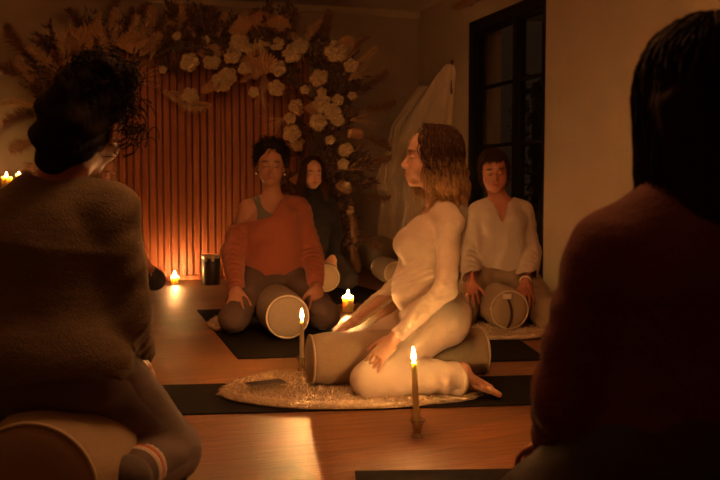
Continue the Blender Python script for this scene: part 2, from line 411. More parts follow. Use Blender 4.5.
def curls(c, R, ell, n, r=.010, L=.05, seed=3, yfree=.03, zfree=-.02, cpos=(0, -.01, .05), pts=26, turns=2.2):
    """small springy locks standing out of a volume"""
    Rn = np.random.RandomState(seed); out = []
    while len(out) < n:
        v = Rn.normal(size=3); v /= np.linalg.norm(v); p = np.array(cpos) + v * ell
        if p[1] > yfree and p[2] < zfree: continue
        a = np.cross(v, (0.3, .1, 1)); a /= np.linalg.norm(a); b = np.cross(v, a); t = np.linspace(0, 1, pts); ln = L * Rn.uniform(.5, 1.2); rr = r * Rn.uniform(.6, 1.3)
        tang = Rn.uniform(-1, 1) * a + Rn.uniform(-1, 1) * b; ax = nrm(v * .55 + tang * .7); a = nrm(np.cross(ax, (0.3, .1, 1))); b = np.cross(ax, a)
        ph = Rn.uniform(0, 6.28); tw = turns * Rn.uniform(.7, 1.3) * 2 * PI
        P = p[None] - v * .012 + np.outer(t * ln, ax) + rr * (np.outer(np.cos(t * tw + ph), a) + np.outer(np.sin(t * tw + ph), b))
        out.append(P)
    return np.asarray(c) + np.array(out) @ R.T
def build(name, VQ, mat, parent=None, **kw): return mesh_np(name, VQ[0], VQ[1], mat, parent, **kw)

M = {}
M['skin'] = skin_mat('fair_skin', (.62, .36, .24, 1), (.48, .13, .10, 1), (.10, .045, .02, 1))
M['skin_tan'] = skin_mat('tan_skin', (.40, .19, .115, 1), (.33, .09, .07, 1), (.03, .014, .01, 1))
M['skin_red'] = skin_mat('ruddy_skin', (.55, .23, .15, 1), (.40, .10, .08, 1), (.05, .025, .015, 1))
M['hair_blond'] = hair_mat('brown_to_blond_hair', (.050, .020, .009, 1), (.66, .42, .20, 1), .765, .95, .5, .3)
M['hair_black'] = hair_mat('black_hair', (.012, .008, .007, 1), (.02, .012, .008, 1), .7, 1.1, .75, .1)
M['hair_brown'] = hair_mat('brown_hair', (.040, .018, .010, 1), (.085, .038, .018, 1), .7, 1.1)
M['hair_grey'] = hair_mat('grey_hair', (.30, .22, .16, 1), (.35, .27, .2, 1), .7, 1.1)
M['cream_top'] = fabric('cream_rib', (.66, .56, .43, 1), (.72, .62, .49, 1), 500, .2, .001, fold=.22, foldscale=(9, 9, 22), sheen=.3)
M['cream_pants'] = fabric('cream_jersey', (.68, .58, .46, 1), (.73, .63, .50, 1), 420, .2, .001, fold=.18, foldscale=(10, 10, 10), sheen=.3)
M['rust_knit'] = fabric('rust_knit', (.27, .072, .036, 1), (.35, .105, .052, 1), 160, .8, .004, fold=.25)
M['taupe'] = fabric('taupe_jersey', (.085, .055, .045, 1), (.11, .072, .06, 1), 400, .2, .001, fold=.25, foldscale=(9, 9, 9), sheen=.0)
M['grey_tank'] = fabric('grey_jersey', (.11, .11, .10, 1), (.14, .14, .125, 1), 400, .2, .001, sheen=.0)
M['black_knit'] = fabric('black_knit', (.012, .010, .010, 1), (.018, .015, .014, 1), 250, .5, .003, fold=.2, sheen=.0)
M['white_tee'] = fabric('offwhite_jersey', (.60, .54, .46, 1), (.66, .60, .51, 1), 420, .2, .001, fold=.35, foldscale=(12, 12, 3))
M['beige_pants'] = fabric('beige_linen', (.30, .225, .15, 1), (.35, .265, .18, 1), 300, .3, .001, fold=.35, foldscale=(9, 9, 9))
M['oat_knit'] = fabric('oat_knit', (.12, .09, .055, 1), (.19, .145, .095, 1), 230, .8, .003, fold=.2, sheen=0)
M['mauve_leg'] = fabric('mauve_leggings', (.10, .075, .075, 1), (.135, .10, .10, 1), 500, .2, .001, fold=.15, sheen=.0)
M['maroon'] = fabric('maroon_knit', (.075, .013, .011, 1), (.11, .020, .015, 1), 200, .6, .004, fold=.3, sheen=.0)
M['dark_pants'] = fabric('dark_cotton', (.03, .025, .024, 1), (.04, .034, .03, 1), 300, .3, .001, fold=.25, sheen=.0)
M['sock'] = fabric('white_sock', (.55, .48, .40, 1), (.62, .55, .46, 1), 300, .4, .002)
M['sock_grey'] = fabric('grey_sock', (.09, .08, .075, 1), (.12, .105, .10, 1), 300, .4, .002)
M['sock_red'] = fabric('red_stripe', (.45, .10, .05, 1), (.5, .12, .06, 1), 300, .4, .002)
M['gold'] = simple('gold', (.8, .55, .22, 1), .25, 1)
M['pearl'] = simple('pearl', (.85, .8, .72, 1), .2)

def facing(v): return math.atan2(-v[0], v[1])      # rotation that turns local +y to world v

# --- woman in cream, kneeling sideways in the middle ---------------------------------------------------------
def woman_cream():
    J = pose(P=(0, 0, .315), W=(0, .045, .44), C=(0, .03, .60), N=(0, -.012, .745), H=(0, .020, .935), sw=.138, sz=.680, sy=-.030,
             el=[(.20, .09, .44), (-.235, -.012, .435)], wr=[(.20, .325, .245), (-.262, .185, .256)],
             hip=[(.085, .0, .285), (-.085, .0, .285)], kn=[(.22, .335, .092), (-.225, .275, .092)], an=[(.19, -.06, .06), (-.20, -.080, .098)], to=[(.17, -.17, .03), (-.185, -.225, .024)])
    R = rot(0, math.radians(5), 0); h = .0042
    hl = hand_prims(J['wr'][1], (-.05, .62, -.70), (-.62, .35, .62), (0.4, .6, 0.3), curl=.20, spread=.06, s=1.04)
    hr = hand_prims(J['wr'][0], (-.05, .80, -.45), (.1, .45, .9), (-1, 0, 0), curl=.25, spread=.10)
    base = torso(J, .88, .80, .9) + arms(J, .90) + legs(J, .95)
    V, Q = surf(base + neck(J, R, .047) + feet(J) + head_prims(J['H'], R, 1.0) + hl + hr, h)
    b = build('person', (V, Q), M['skin'], attr=tint(V, J['H'], R))
    w = lump(.0030, 38, 4)
    crease = lambda x, y, z: w(x, y, z) + .0016 * np.sin((z * 1.0 + y * .45 + x * .2) * 190 + 3 * np.sin(z * 30 + x * 20)) * np.exp(-((z - .42) / .10) ** 2) * (np.abs(x) < .16)
    top = torso(J, .88, .80, .9)[1:] + arms(J, .90, .92, wr=.0011, wn=8, k=.014)
    for i, hd in ((0, hr), (1, hl)): top.append((Ell(J['wr'][i] + nrm(J['wr'][i] - J['el'][i]) * .028, (.045, .045, .045)), .004, '-'))
    top += [(Ell(J['H'] + (0, -.012, -.175), (.066, .072, .062)), .006, '-')]
    build('long_sleeve_top', surf(top, h, .008, clip=lambda x, y, z: np.where(np.abs(x) < .185, .335 + .03 * np.sin(x * 9) - z, .2 - z) + 0 * y, disp=crease), M['cream_top'], b)
    w2 = lump(.0035, 26, 9)
    pl = [(Ell(J['P'], (.17, .125, .11)), .03, '+'), (Cap(J['P'], J['W'], .112, .098, (1, 0, 0), 1.2), .03, '+')] + torso(J, .95, 0)[-2:] + torso(J, .95, 0)[-3:-2] + legs(J, 1.0, .85, wr=.0012, wn=4)
    for i in (0, 1):
        K, A = J['kn'][i], J['an'][i]; pl.append((Cap(K + (A - K) * .55, K + (A - K) * .95 + (0, 0, -.012), .050, .052, (1, 0, 0), 1.15, wr=.0035, wn=2.3), .03, '+'))
        pl.append((Ell(J['an'][i] + nrm(J['an'][i] - K) * .048 + (0, 0, .02), (.075, .058, .08)), .006, '-'))
    build('wide_trousers', surf(pl, h, .010, clip=lambda x, y, z: np.maximum(z - .40 + 0 * x + 0 * y, .012 - z), disp=w2), M['cream_pants'], b)
    # hair
    base = [(Ell(J['H'] + R @ np.array((0, -.018, .042)), (.082, .101, .088), R), .02, '+'), (Cap(J['H'] + (0, -.055, .0), J['H'] + (0, -.062, -.11), .072, .05, (1, 0, 0), 1.15), .03, '+'),
            (Ell(J['H'] + R @ np.array((0, .088, -.045)), (.10, .088, .108), R), .01, '-'), (Cap(J['H'] + (0, .03, -.07), J['N'] + (0, .03, 0), .06, .065), .01, '-'), (Ell(J['H'] + R @ np.array((0, .115, .045)), (.12, .058, .062), R), .01, '-')]
    hv = surf(base, .006, 0, disp=lump(.004, 60, 3))
    st = strands(J['H'], R, 1000, 1.12, part=.012, rad=(.089, .112, .094), zend=-.135, wave=.017, wfreq=2.1, flare=-.04, seed=5, clumps=44, pts=32, only=-1, fronty=-.035)
    st2 = strands(J['H'], R, 700, .95, part=.012, rad=(.089, .110, .094), zend=-.135, wave=.018, wfreq=2.1, flare=.04, seed=6, clumps=30, pts=32, only=1)
    build('hair', join([hv, strand_tubes(st, .0021, .0011), strand_tubes(st2, .0018, .001)]), M['hair_blond'], b)
    e = Ell; ear = MB(); nb = J['N'] + (0, .055, .01)
    nk = MB(); nk.tube([J['N'] + np.array((.062 * math.cos(a), .0 + .078 * math.sin(a), .012 - .055 * max(0, math.sin(a)) ** 2)) for a in np.linspace(0, 2 * PI, 40)], .0012, 5)
    nk.lathe([(.001, 0), (.006, .003), (.007, .010), (.003, .018), (.001, .019)], 10, tuple(J['N'] + (0, .082, -.066)))
    nk.build('pendant_necklace', M['gold'], b, smooth=True)
    return b

# --- woman in the rust jumper --------------------------------------------------------------------------------
def woman_rust():
    J = pose(P=(0, 0, .32), N=(0, 0, .745), H=(.015, .03, .945), sz=.695, sw=.145, el=[(.235, .03, .44), (-.225, .03, .44)], wr=[(.235, .245, .255), (-.215, .245, .255)],
             kn=[(.255, .31, .10), (-.255, .31, .10)])
    R = rot(math.radians(-6), math.radians(-4), math.radians(-2)); h = .005
    hr = hand_prims(J['wr'][0], (.10, .62, -.62), (.1, .75, .6), (-1, 0, 0), curl=.16, spread=.22, s=1.08)
    hl = hand_prims(J['wr'][1], (.02, .62, -.62), (-.1, .75, .6), (1, 0, 0), curl=.16, spread=.22, s=1.08)
    base = torso(J, 1.0, .9, .6) + arms(J) + legs(J, 1.1)
    V, Q = surf(base + neck(J, R, .05) + feet(J) + head_prims(J['H'], R, 1.02, 1.05) + hl + hr, h)
    b = build('person', (V, Q), M['skin_tan'], attr=tint(V, J['H'], R, 1.02, .8))
    # tank top under the jumper
    tk = torso(J, 1.0, .9, .6)[:-1] + [(Ell(J['N'] + (0, .05, .03), (.078, .12, .125)), .01, '-'), (Ell(J['N'] + (0, .0, .06), (.088, .2, .10)), .01, '-')]
    for sx in (1, -1): tk.append((Ell(J['sh'][0 if sx > 0 else 1] + (sx * .018, 0, -.045), (.072, .2, .12)), .01, '-'))
    build('tank_top', surf(tk, h, .006), M['grey_tank'], b)
    tp = torso(J, 1.02, .9, .9)[1:] + [(Cap(J['P'] + (0, .01, .03), J['C'], .135, .112, (1, 0, 0), 1.28), .05, '+')] + arms(J, 1.22, .93, wr=.006, wn=8, ra=(.046, .042, .046, .028))
    for i in (0, 1): tp.append((Ell(J['wr'][i] + nrm(J['wr'][i] - J['el'][i]) * .032, (.05, .05, .05)), .006, '-'))
    tp += [(Ell(J['N'] + (-.01, .01, .065), (.075, .105, .085)), .01, '-')]
    # wide neckline slipped off the right shoulder: a sloping cut from the neck's left side to the right upper arm
    def clip(x, y, z):
        line = np.interp(x, [-.09, -.05, .03, .26, .4], [.80, .745, .65, .59, .57])
        cut = np.where(x > -.09, z - line, -1.)
        hem = np.where(np.abs(x) < .20, .285 + .035 * np.cos(x * 13) + .0 * y - z, -1.)
        return np.maximum(cut + 0 * y, hem)
    build('jumper', surf(tp, h, .012, clip=clip, disp=lump(.006, 20, 8)), M['rust_knit'], b)
    pl = [(Ell(J['P'], (.17, .13, .11)), .03, '+'), (Cap(J['P'], J['W'], .115, .1, (1, 0, 0), 1.2), .03, '+')] + legs(J, 1.18, .95, wr=.005, wn=4)
    build('leggings', surf(pl, h, .008, clip=lambda x, y, z: np.maximum(z - .42 + 0 * x + 0 * y, .012 - z), disp=lump(.004, 24, 2)), M['taupe'], b)
    hb = [(Ell(J['H'] + R @ np.array((0, -.03, .06)), (.096, .105, .098), R), .02, '+'), (Ell(J['H'] + R @ np.array((0, -.06, .0)), (.088, .07, .09), R), .03, '+'),
          (Ell(J['H'] + R @ np.array((0, .10, -.035)), (.064, .085, .098), R), .012, '-')]
    cu = curls(J['H'], R, np.array((.098, .10, .10)), 420, r=.009, L=.04, yfree=.035, zfree=.055, cpos=(0, -.03, .055))
    build('curly_hair', join([surf(hb, .007, 0, disp=lump(.008, 55, 1)), strand_tubes(cu, .0022, .0014)]), M['hair_black'], b)
    for sx in (1, -1):
        er = MB(); p = J['H'] + R @ np.array((sx * .083, -.004, -.052)); er.lathe([(.001, -.006), (.006, -.003), (.007, 0), (.006, .004), (.001, .006)], 12, tuple(p)); er.build('earring', M['pearl'], b, smooth=True)
    return b

# --- woman in the off-white v-neck ---------------------------------------------------------------------------
def woman_white():
    J = pose(P=(0, 0, .31), N=(.0, 0, .725), H=(.045, .04, .905), sz=.67, sw=.128, sy=-.01, el=[(.178, .01, .43), (-.178, .01, .43)], wr=[(.175, .235, .275), (-.125, .265, .275)],
             kn=[(.25, .31, .10), (-.25, .31, .10)])
    R = rot(math.radians(2), math.radians(-5), math.radians(5)); h = .005
    hr = hand_prims(J['wr'][0], (.03, .62, -.60), (.1, .75, .6), (-1, 0, 0), curl=.20, spread=.16, s=1.02)
    hl = hand_prims(J['wr'][1], (-.03, .60, -.55), (-.05, .75, .6), (1, 0, 0), curl=.24, spread=.12, s=1.02)
    V, Q = surf(torso(J, 1.0, .9, .7) + arms(J) + legs(J, 1.1) + neck(J, R, .052) + feet(J) + head_prims(J['H'], R, 1.0, 1.1) + hl + hr, h)
    b = build('person', (V, Q), M['skin_red'], attr=tint(V, J['H'], R))
    tp = torso(J, .98, .9, .8)[1:] + [(Cap(J['P'] + (0, .02, .05), J['C'], .118, .100, (1, 0, 0), 1.25), .05, '+')] + arms(J, 1.15, .82, wr=.003, wn=5, ra=(.044, .040, .044, .042))
    for i in (0, 1): tp.append((Ell(J['el'][i] + (J['wr'][i] - J['el'][i]) * .98, (.06, .06, .06)), .006, '-'))
    tp += [(Ell(J['N'] + (0, .0, .045), (.073, .10, .06)), .008, '-'), (Cap(J['N'] + (0, .13, .03), J['N'] + (0, .13, -.095), .066, .012, (0, 1, 0), 2.2), .006, '-')]
    build('v_neck_top', surf(tp, h, .010, clip=lambda x, y, z: np.where(np.abs(x) < .195, .335 + .012 * np.sin(x * 20) + 0 * y - z, -1.), disp=lump(.005, 20, 12)), M['white_tee'], b)
    pl = [(Ell(J['P'], (.17, .13, .11)), .03, '+'), (Cap(J['P'], J['W'], .115, .1, (1, 0, 0), 1.2), .03, '+')] + legs(J, 1.2, .97, wr=.006, wn=4)
    build('trousers', surf(pl, h, .010, clip=lambda x, y, z: np.maximum(z - .42 + 0 * x + 0 * y, .012 - z), disp=lump(.006, 22, 13)), M['beige_pants'], b)
    hb = [(Ell(J['H'] + R @ np.array((0, -.022, .048)), (.086, .098, .09), R), .02, '+'), (Ell(J['H'] + R @ np.array((0, -.05, -.03)), (.078, .06, .09), R), .03, '+'),
          (Ell(J['H'] + R @ np.array((0, .105, -.045)), (.070, .085, .098), R), .01, '-')]
    s1 = strands(J['H'], R, 500, 1.05, rad=(.088, .104, .096), zend=-.06, wave=.003, wfreq=1.5, seed=15, inward=.18)
    s2 = strands(J['H'], R, 190, 0, phi1=.95, rad=(.084, .108, .096), zend=None, th_end=72, wave=.002, seed=16, pts=24)
    build('short_hair', join([surf(hb, .006, 0, disp=lump(.003, 60, 3)), strand_tubes(s1, .0022, .0012), strand_tubes(s2, .0022, .0012)]), M['hair_brown'], b)
    w = J['wr'][1]; d = nrm(w - J['el'][1]); a = nrm(np.cross(d, (0, 0, 1))); c = np.cross(d, a); br = MB()
    br.tube([w - d * .02 + .0315 * (a * math.cos(t) + c * math.sin(t)) for t in np.linspace(0, 2 * PI, 24)], .0042, 8); br.build('bracelet', M['pearl'], b, smooth=True)
    w = J['wr'][0]; rg = MB()
    for i, dd in ((0, (.03, .62, -.60)), (1, (-.03, .60, -.55))):
        d = nrm(dd); up = np.array((.1, .75, .6)); up = nrm(up - d * (up @ d)); a = np.cross(d, up); p = J['wr'][i] + d * .105 + a * .0
        rg = MB(); rg.tube([p + .0105 * (a * math.cos(t) + up * math.sin(t)) - up * .002 for t in np.linspace(0, 2 * PI, 16)], .0018, 6); rg.build('ring', M['gold'], b, smooth=True)
    return b

# --- woman in black at the back ------------------------------------------------------------------------------
def woman_black():
    J = pose(P=(0, 0, .31), H=(.0, .03, .92), sz=.69, sw=.135, el=[(.20, 0, .45), (-.20, 0, .45)], wr=[(.17, .25, .27), (-.13, .27, .265)], kn=[(.24, .31, .10), (-.24, .31, .10)])
    R = rot(math.radians(8), math.radians(-2), 0); h = .006
    hr = hand_prims(J['wr'][0], (-.1, .62, -.5), (0, .75, .6), (-1, 0, 0), curl=.3); hl = hand_prims(J['wr'][1], (.1, .62, -.45), (0, .75, .6), (1, 0, 0), curl=.3)
    V, Q = surf(torso(J, .95, .9) + arms(J) + legs(J) + neck(J, R, .05) + feet(J) + head_prims(J['H'], R, 1.0) + hl + hr, h)
    b = build('person', (V, Q), M['skin'], attr=tint(V, J['H'], R))
    tp = torso(J, 1.0, .9, .5)[1:] + arms(J, 1.1, .92, wr=.002) + [(Cap(J['N'] + (0, -.01, -.03), J['N'] + (0, .005, .075), .062, .054), .02, '+'), (Ell(J['H'] + R @ np.array((0, .02, -.015)), (.085, .10, .105), R), .006, '-')]
    for i in (0, 1): tp.append((Ell(J['wr'][i] + nrm(J['wr'][i] - J['el'][i]) * .03, (.045, .045, .045)), .006, '-'))
    build('roll_neck_jumper', surf(tp, h, .012, clip=lambda x, y, z: .25 + 0 * x + 0 * y - z, disp=lump(.005, 20, 14)), M['black_knit'], b)
    pl = [(Ell(J['P'], (.17, .13, .11)), .03, '+')] + legs(J, 1.15, .96)
    build('leggings', surf(pl, h, .01, clip=lambda x, y, z: np.maximum(z - .40 + 0 * x + 0 * y, .012 - z), disp=lump(.005, 22, 13)), M['dark_pants'], b)
    hb = [(Ell(J['H'] + R @ np.array((0, -.025, .045)), (.088, .10, .09), R), .02, '+'), (Cap(J['H'] + (0, -.05, .0), J['H'] + (0, -.06, -.15), .08, .06, (1, 0, 0), 1.35), .03, '+'),
          (Ell(J['H'] + R @ np.array((0, .10, -.045)), (.064, .09, .115), R), .01, '-')]
    s1 = strands(J['H'], R, 700, .78, rad=(.090, .104, .095), zend=-.20, wave=.018, wfreq=4, flare=.35, seed=25)
    build('long_curly_hair', join([surf(hb, .008, 0, disp=lump(.006, 60, 3)), strand_tubes(s1, .0024, .0014)]), M['hair_brown'], b)
    return b

# --- grey-haired woman behind the left foreground --------------------------------------------------------------
def woman_grey():
    J = pose(P=(0, 0, .31), H=(.0, .03, .915), sz=.69, sw=.155, kn=[(.24, .31, .10), (-.24, .31, .10)], wr=[(.19, .25, .26), (-.19, .25, .26)])
    R = rot(0, math.radians(-4), 0); h = .007
    hr = hand_prims(J['wr'][0], (0, .62, -.5), (0, .75, .6), (-1, 0, 0)); hl = hand_prims(J['wr'][1], (0, .62, -.5), (0, .75, .6), (1, 0, 0))
    V, Q = surf(torso(J, 1.0, .9) + arms(J) + legs(J) + neck(J, R, .05) + feet(J) + head_prims(J['H'], R, 1.0) + hl + hr, h)
    b = build('person', (V, Q), M['skin_tan'], attr=tint(V, J['H'], R))
    tp = torso(J, 1.02, .9, .5)[1:] + arms(J, 1.2, .3) + [(Ell(J['N'] + (0, .02, .04), (.075, .11, .07)), .01, '-')]
    build('sleeved_top', surf(tp, h, .010, clip=lambda x, y, z: .30 + 0 * x + 0 * y - z, disp=lump(.004, 20, 14)), M['white_tee'], b)
    pl = [(Ell(J['P'], (.17, .13, .11)), .03, '+')] + legs(J, 1.15, .96)
    build('leggings', surf(pl, h, .01, clip=lambda x, y, z: np.maximum(z - .40 + 0 * x + 0 * y, .012 - z)), M['dark_pants'], b)
    hb = [(Ell(J['H'] + R @ np.array((0, -.022, .045)), (.084, .098, .088), R), .02, '+'), (Ell(J['H'] + (0, -.05, -.03), (.075, .06, .08)), .03, '+'), (Ell(J['H'] + R @ np.array((0, .105, -.045)), (.07, .085, .10), R), .01, '-')]
    s1 = strands(J['H'], R, 220, 1.0, rad=(.087, .104, .094), zend=-.07, wave=.003, seed=35)
    build('short_hair', join([surf(hb, .008, 0), strand_tubes(s1, .0026, .0016)]), M['hair_grey'], b)
    return b

# --- left foreground, back to the camera ----------------------------------------------------------------------
def woman_oat():
    J = pose(P=(0, 0, .43), W=(0, -.01, .56), C=(0, -.005, .70), N=(.0, .01, .815), H=(.088, .04, .985), sz=.765, sw=.135, sy=-.01,
             el=[(.175, .02, .52), (-.215, .02, .52)], wr=[(.135, .20, .375), (-.175, .2, .375)],
             hip=[(.09, 0, .40), (-.09, 0, .40)], kn=[(.175, .34, .10), (-.22, .34, .10)], an=[(.20, -.03, .15), (-.2, -.03, .15)], to=[(.19, -.10, .035), (-.19, -.10, .035)])
    R = rot(math.radians(-6), math.radians(-14), math.radians(10)); h = .006
    hr = hand_prims(J['wr'][0], (-.2, .8, -.4), (.1, .5, .8), (-1, 0, 0), curl=.3); hl = hand_prims(J['wr'][1], (.2, .8, -.4), (-.1, .5, .8), (1, 0, 0), curl=.3)
    J['N'] = J['N'] + np.array((.012, 0, 0)); J['sh'][0] = J['sh'][0] + (.012, 0, 0); J['sh'][1] = J['sh'][1] + (.02, 0, -.07)
    V, Q = surf(torso(J, 1.08, .9) + arms(J, 1.1) + legs(J, 1.25) + neck(J, R, .052) + feet(J) + head_prims(J['H'], R, 1.03) + hl + hr, h)
    b = build('person', (V, Q), M['skin_tan'], attr=tint(V, J['H'], R))
    tp = [(Ell(J['P'] + (0, -.02, .0), (.19, .155, .13)), .04, '+')] + torso(J, 1.08, .9, .6)[1:] + arms(J, 1.12, .93, wr=.005, wn=5, ra=(.052, .044, .042, .03)) + [(Ell(J['N'] + (.01, .02, .065), (.07, .09, .07)), .01, '-')]
    for i in (0, 1): tp.append((Ell(J['wr'][i] + nrm(J['wr'][i] - J['el'][i]) * .03, (.05, .05, .05)), .006, '-'))
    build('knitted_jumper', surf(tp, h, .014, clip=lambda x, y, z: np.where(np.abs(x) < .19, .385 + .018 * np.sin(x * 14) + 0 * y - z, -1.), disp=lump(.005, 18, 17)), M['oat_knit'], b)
    pl = [(Ell(J['P'] + (0, -.02, -.01), (.19, .15, .13)), .03, '+')] + torso(J, 1.15, 0)[-2:] + torso(J, 1.15, 0)[-3:-2] + legs(J, 1.18, .93)
    build('leggings', surf(pl, h, .008, clip=lambda x, y, z: np.maximum(z - .50 + 0 * x + 0 * y, .012 - z), disp=lump(.003, 20, 18)), M['mauve_leg'], b)
    for i in (0, 1):
        A, K, T = J['an'][i], J['kn'][i], J['to'][i]; u = nrm(K - A)
        Js = [p for p in feet(J)[i * 7:i * 7 + 2]] + [(Cap(A, A + u * .10, .036, .045), .02, '+'), (Cap(A + (T - A) * .6, T + (0, 0, .01), .028, .02, (1, 0, 0), 1.5), .02, '+')]
        sk = build('striped_sock', surf(Js, h, .008, clip=lambda x, y, z: .010 - z + 0 * x + 0 * y), M['sock_grey'], b); sk['label'] = 'dark grey sock with pale and red bands at the cuff'
        for q, (m, nm) in enumerate((('sock', 'pale_band'), ('sock_red', 'red_band'), ('sock', 'pale_band'))):
            t0 = A + u * (.055 + q * .017); c2 = MB(); side = nrm(np.cross(u, (0, 0, 1))); oth = np.cross(u, side)
            r = .060 + q * .0012
            vs = [t0 + u * dz + rr * (side * math.cos(a) + oth * math.sin(a)) for dz, rr in ((-.004, r * .9), (0, r), (.012, r + .001), (.017, r * .9)) for a in np.linspace(0, 2 * PI, 28, endpoint=False)]
            c2.add(vs, [(k * 28 + i2, k * 28 + (i2 + 1) % 28, (k + 1) * 28 + (i2 + 1) % 28, (k + 1) * 28 + i2) for k in range(3) for i2 in range(28)])
            c2.build(nm, M[m], sk, smooth=True)
    HC = J['H']
    hb = [(Ell(HC + R @ np.array((0, -.02, .035)), (.083, .10, .092), R), .02, '+'), (Ell(HC + R @ np.array((-.01, -.065, -.04)), (.076, .065, .085), R), .04, '+'),
          (Ell(HC + R @ np.array((.03, -.04, .095)), (.068, .065, .048), R), .035, '+'), (Cap(HC + (-.01, -.05, -.02), J['N'] + (.03, -.045, .085), .068, .05), .03, '+'), (Ell(HC + R @ np.array((0, .105, -.045)), (.068, .085, .10), R), .01, '-')]
    cu = curls(HC, R, np.array((.082, .092, .095)), 240, r=.009, L=.035, yfree=.06, zfree=.0, cpos=(0.01, -.02, .06), seed=41)
    cu2 = curls(HC, R, np.array((.062, .06, .042)), 150, r=.012, L=.04, yfree=9, cpos=(.04, -.03, .10), seed=42)
    cu3 = curls(HC, R, np.array((.04, .05, .05)), 22, r=.018, L=.06, yfree=9, cpos=(.075, .03, .02), seed=43)
    build('curly_updo', join([surf(hb, .008, 0, disp=lump(.008, 50, 1)), strand_tubes(cu, .0024, .0014), strand_tubes(cu2, .0024, .0014), strand_tubes(cu3, .0020, .0012)]), M['hair_black'], b)
    er = MB(); p = HC + R @ np.array((.083, .0, -.05)); er.lathe([(.001, -.006), (.006, -.003), (.007, 0), (.006, .004), (.001, .006)], 12, tuple(p)); er.build('earring', M['pearl'], b, smooth=True)
    return b

# --- right foreground, back to the camera ---------------------------------------------------------------------
def woman_maroon():
    J = pose(P=(0, 0, .42), W=(0, -.01, .54), C=(0, -.005, .68), N=(.0, .0, .805), H=(.0, .02, .945), sz=.710, sw=.148, sy=-.01,
             el=[(.20, .0, .49), (-.195, .01, .49)], wr=[(.18, .2, .36), (-.165, .20, .365)],
             hip=[(.09, 0, .38), (-.09, 0, .38)], kn=[(.24, .38, .10), (-.24, .38, .10)], an=[(.20, -.03, .08), (-.2, -.03, .08)], to=[(.19, -.14, .03), (-.19, -.14, .03)])
    R = rot(math.radians(6), 0, 0); h = .006
    hr = hand_prims(J['wr'][0], (0, .75, -.5), (.1, .6, .8), (-1, 0, 0), curl=.3); hl = hand_prims(J['wr'][1], (-.12, .75, -.35), (-.1, .5, .8), (1, 0, 0), curl=.3)
    V, Q = surf(torso(J, 1.05, .9) + arms(J, 1.1) + legs(J, 1.2) + neck(J, R, .052) + feet(J) + head_prims(J['H'], R, 1.03) + hl + hr, h)
    b = build('person', (V, Q), M['skin_tan'], attr=tint(V, J['H'], R))
    tp = torso(J, 1.10, .9, .6)[1:] + [(Cap(J['P'] + (0, 0, .05), J['C'], .125, .12, (1, 0, 0), 1.3), .05, '+')] + arms(J, 1.15, .93, wr=.005, wn=5, ra=(.054, .047, .046, .032)) + [(Ell(J['N'] + (0, .02, .06), (.07, .08, .06)), .01, '-')]
    for i in (0, 1): tp.append((Ell(J['wr'][i] + nrm(J['wr'][i] - J['el'][i]) * .03, (.05, .05, .05)), .006, '-'))
    build('jumper', surf(tp, h, .012, clip=lambda x, y, z: np.where(np.abs(x) < .185, .455 + .01 * np.sin(x * 14) + 0 * y - z, -1.), disp=lump(.006, 18, 19)), M['maroon'], b)
    pl = [(Ell(J['P'] + (0, -.02, -.01), (.185, .145, .12)), .03, '+')] + torso(J, 1.1, 0)[-2:] + torso(J, 1.1, 0)[-3:-2] + legs(J, 1.3, .96)
    build('trousers', surf(pl, h, .008, clip=lambda x, y, z: np.maximum(z - .50 + 0 * x + 0 * y, .012 - z), disp=lump(.004, 20, 18)), M['dark_pants'], b)
    HC = J['H']
    hb = [(Ell(HC + R @ np.array((0, -.018, .04)), (.088, .105, .10), R), .02, '+'), (Cap(HC + (.01, -.05, .0), HC + (.02, -.085, -.26), .082, .055, (1, 0, 0), 1.25), .03, '+'), (Ell(HC + R @ np.array((0, .105, -.045)), (.068, .085, .10), R), .01, '-')]
    s1 = strands(HC, R, 900, 1.1, rad=(.093, .110, .105), zend=-.30, wave=.007, wfreq=2, flare=-.05, inward=.25, seed=45)
    build('long_hair', join([surf(hb, .008, 0, disp=lump(.003, 60, 3)), strand_tubes(s1, .0024, .0014)]), M['hair_black'], b)
    return b

def place(o, x, y, head, label):
    o.location = (x, y, 0); o.rotation_euler = (0, 0, facing(head)); return tag(o, label, 'person')
# ---------------------------------------------------------------- room
K = .311                                        # the room is turned a little against the camera's view
ux = Vector((1, K, 0)).normalized(); uy = Vector((-K, 1, 0)).normalized()
CR = Vector((.617, 9.58, 0)); RZ = math.atan2(K, 1)      # far right corner; room axes: ux along the back wall, uy into the room's depth
CEIL = 2.64
def room(a, b, z): return CR + ux * a + uy * b + Vector((0, 0, z))
def rbox(name, a0, a1, b0, b1, z0, z1, mat, parent=None, bev=0):
    m = MB(); m.box(a0, a1, b0, b1, z0, z1, bev); o = m.build(name, mat, parent)
    if parent is None: o.location = CR; o.rotation_euler = (0, 0, RZ)
    return o
def plaster(name, col, bump=.25):
    a = NT(name); v = a.coords(); n = a.noise(v, 2.5, 4); a.link(a.ramp(n, [(.3, tuple(c * .9 for c in col[:3]) + (1,)), (.7, col)]), a.b.inputs['Base Color'])
    a.b.inputs['Roughness'].default_value = .85; a.bump(a.noise(v, 90, 3), bump, .004); return a.m
M['wall'] = plaster('plaster_wall', (.50, .41, .31, 1)); M['ceil'] = plaster('plaster_ceiling', (.80, .70, .56, 1))
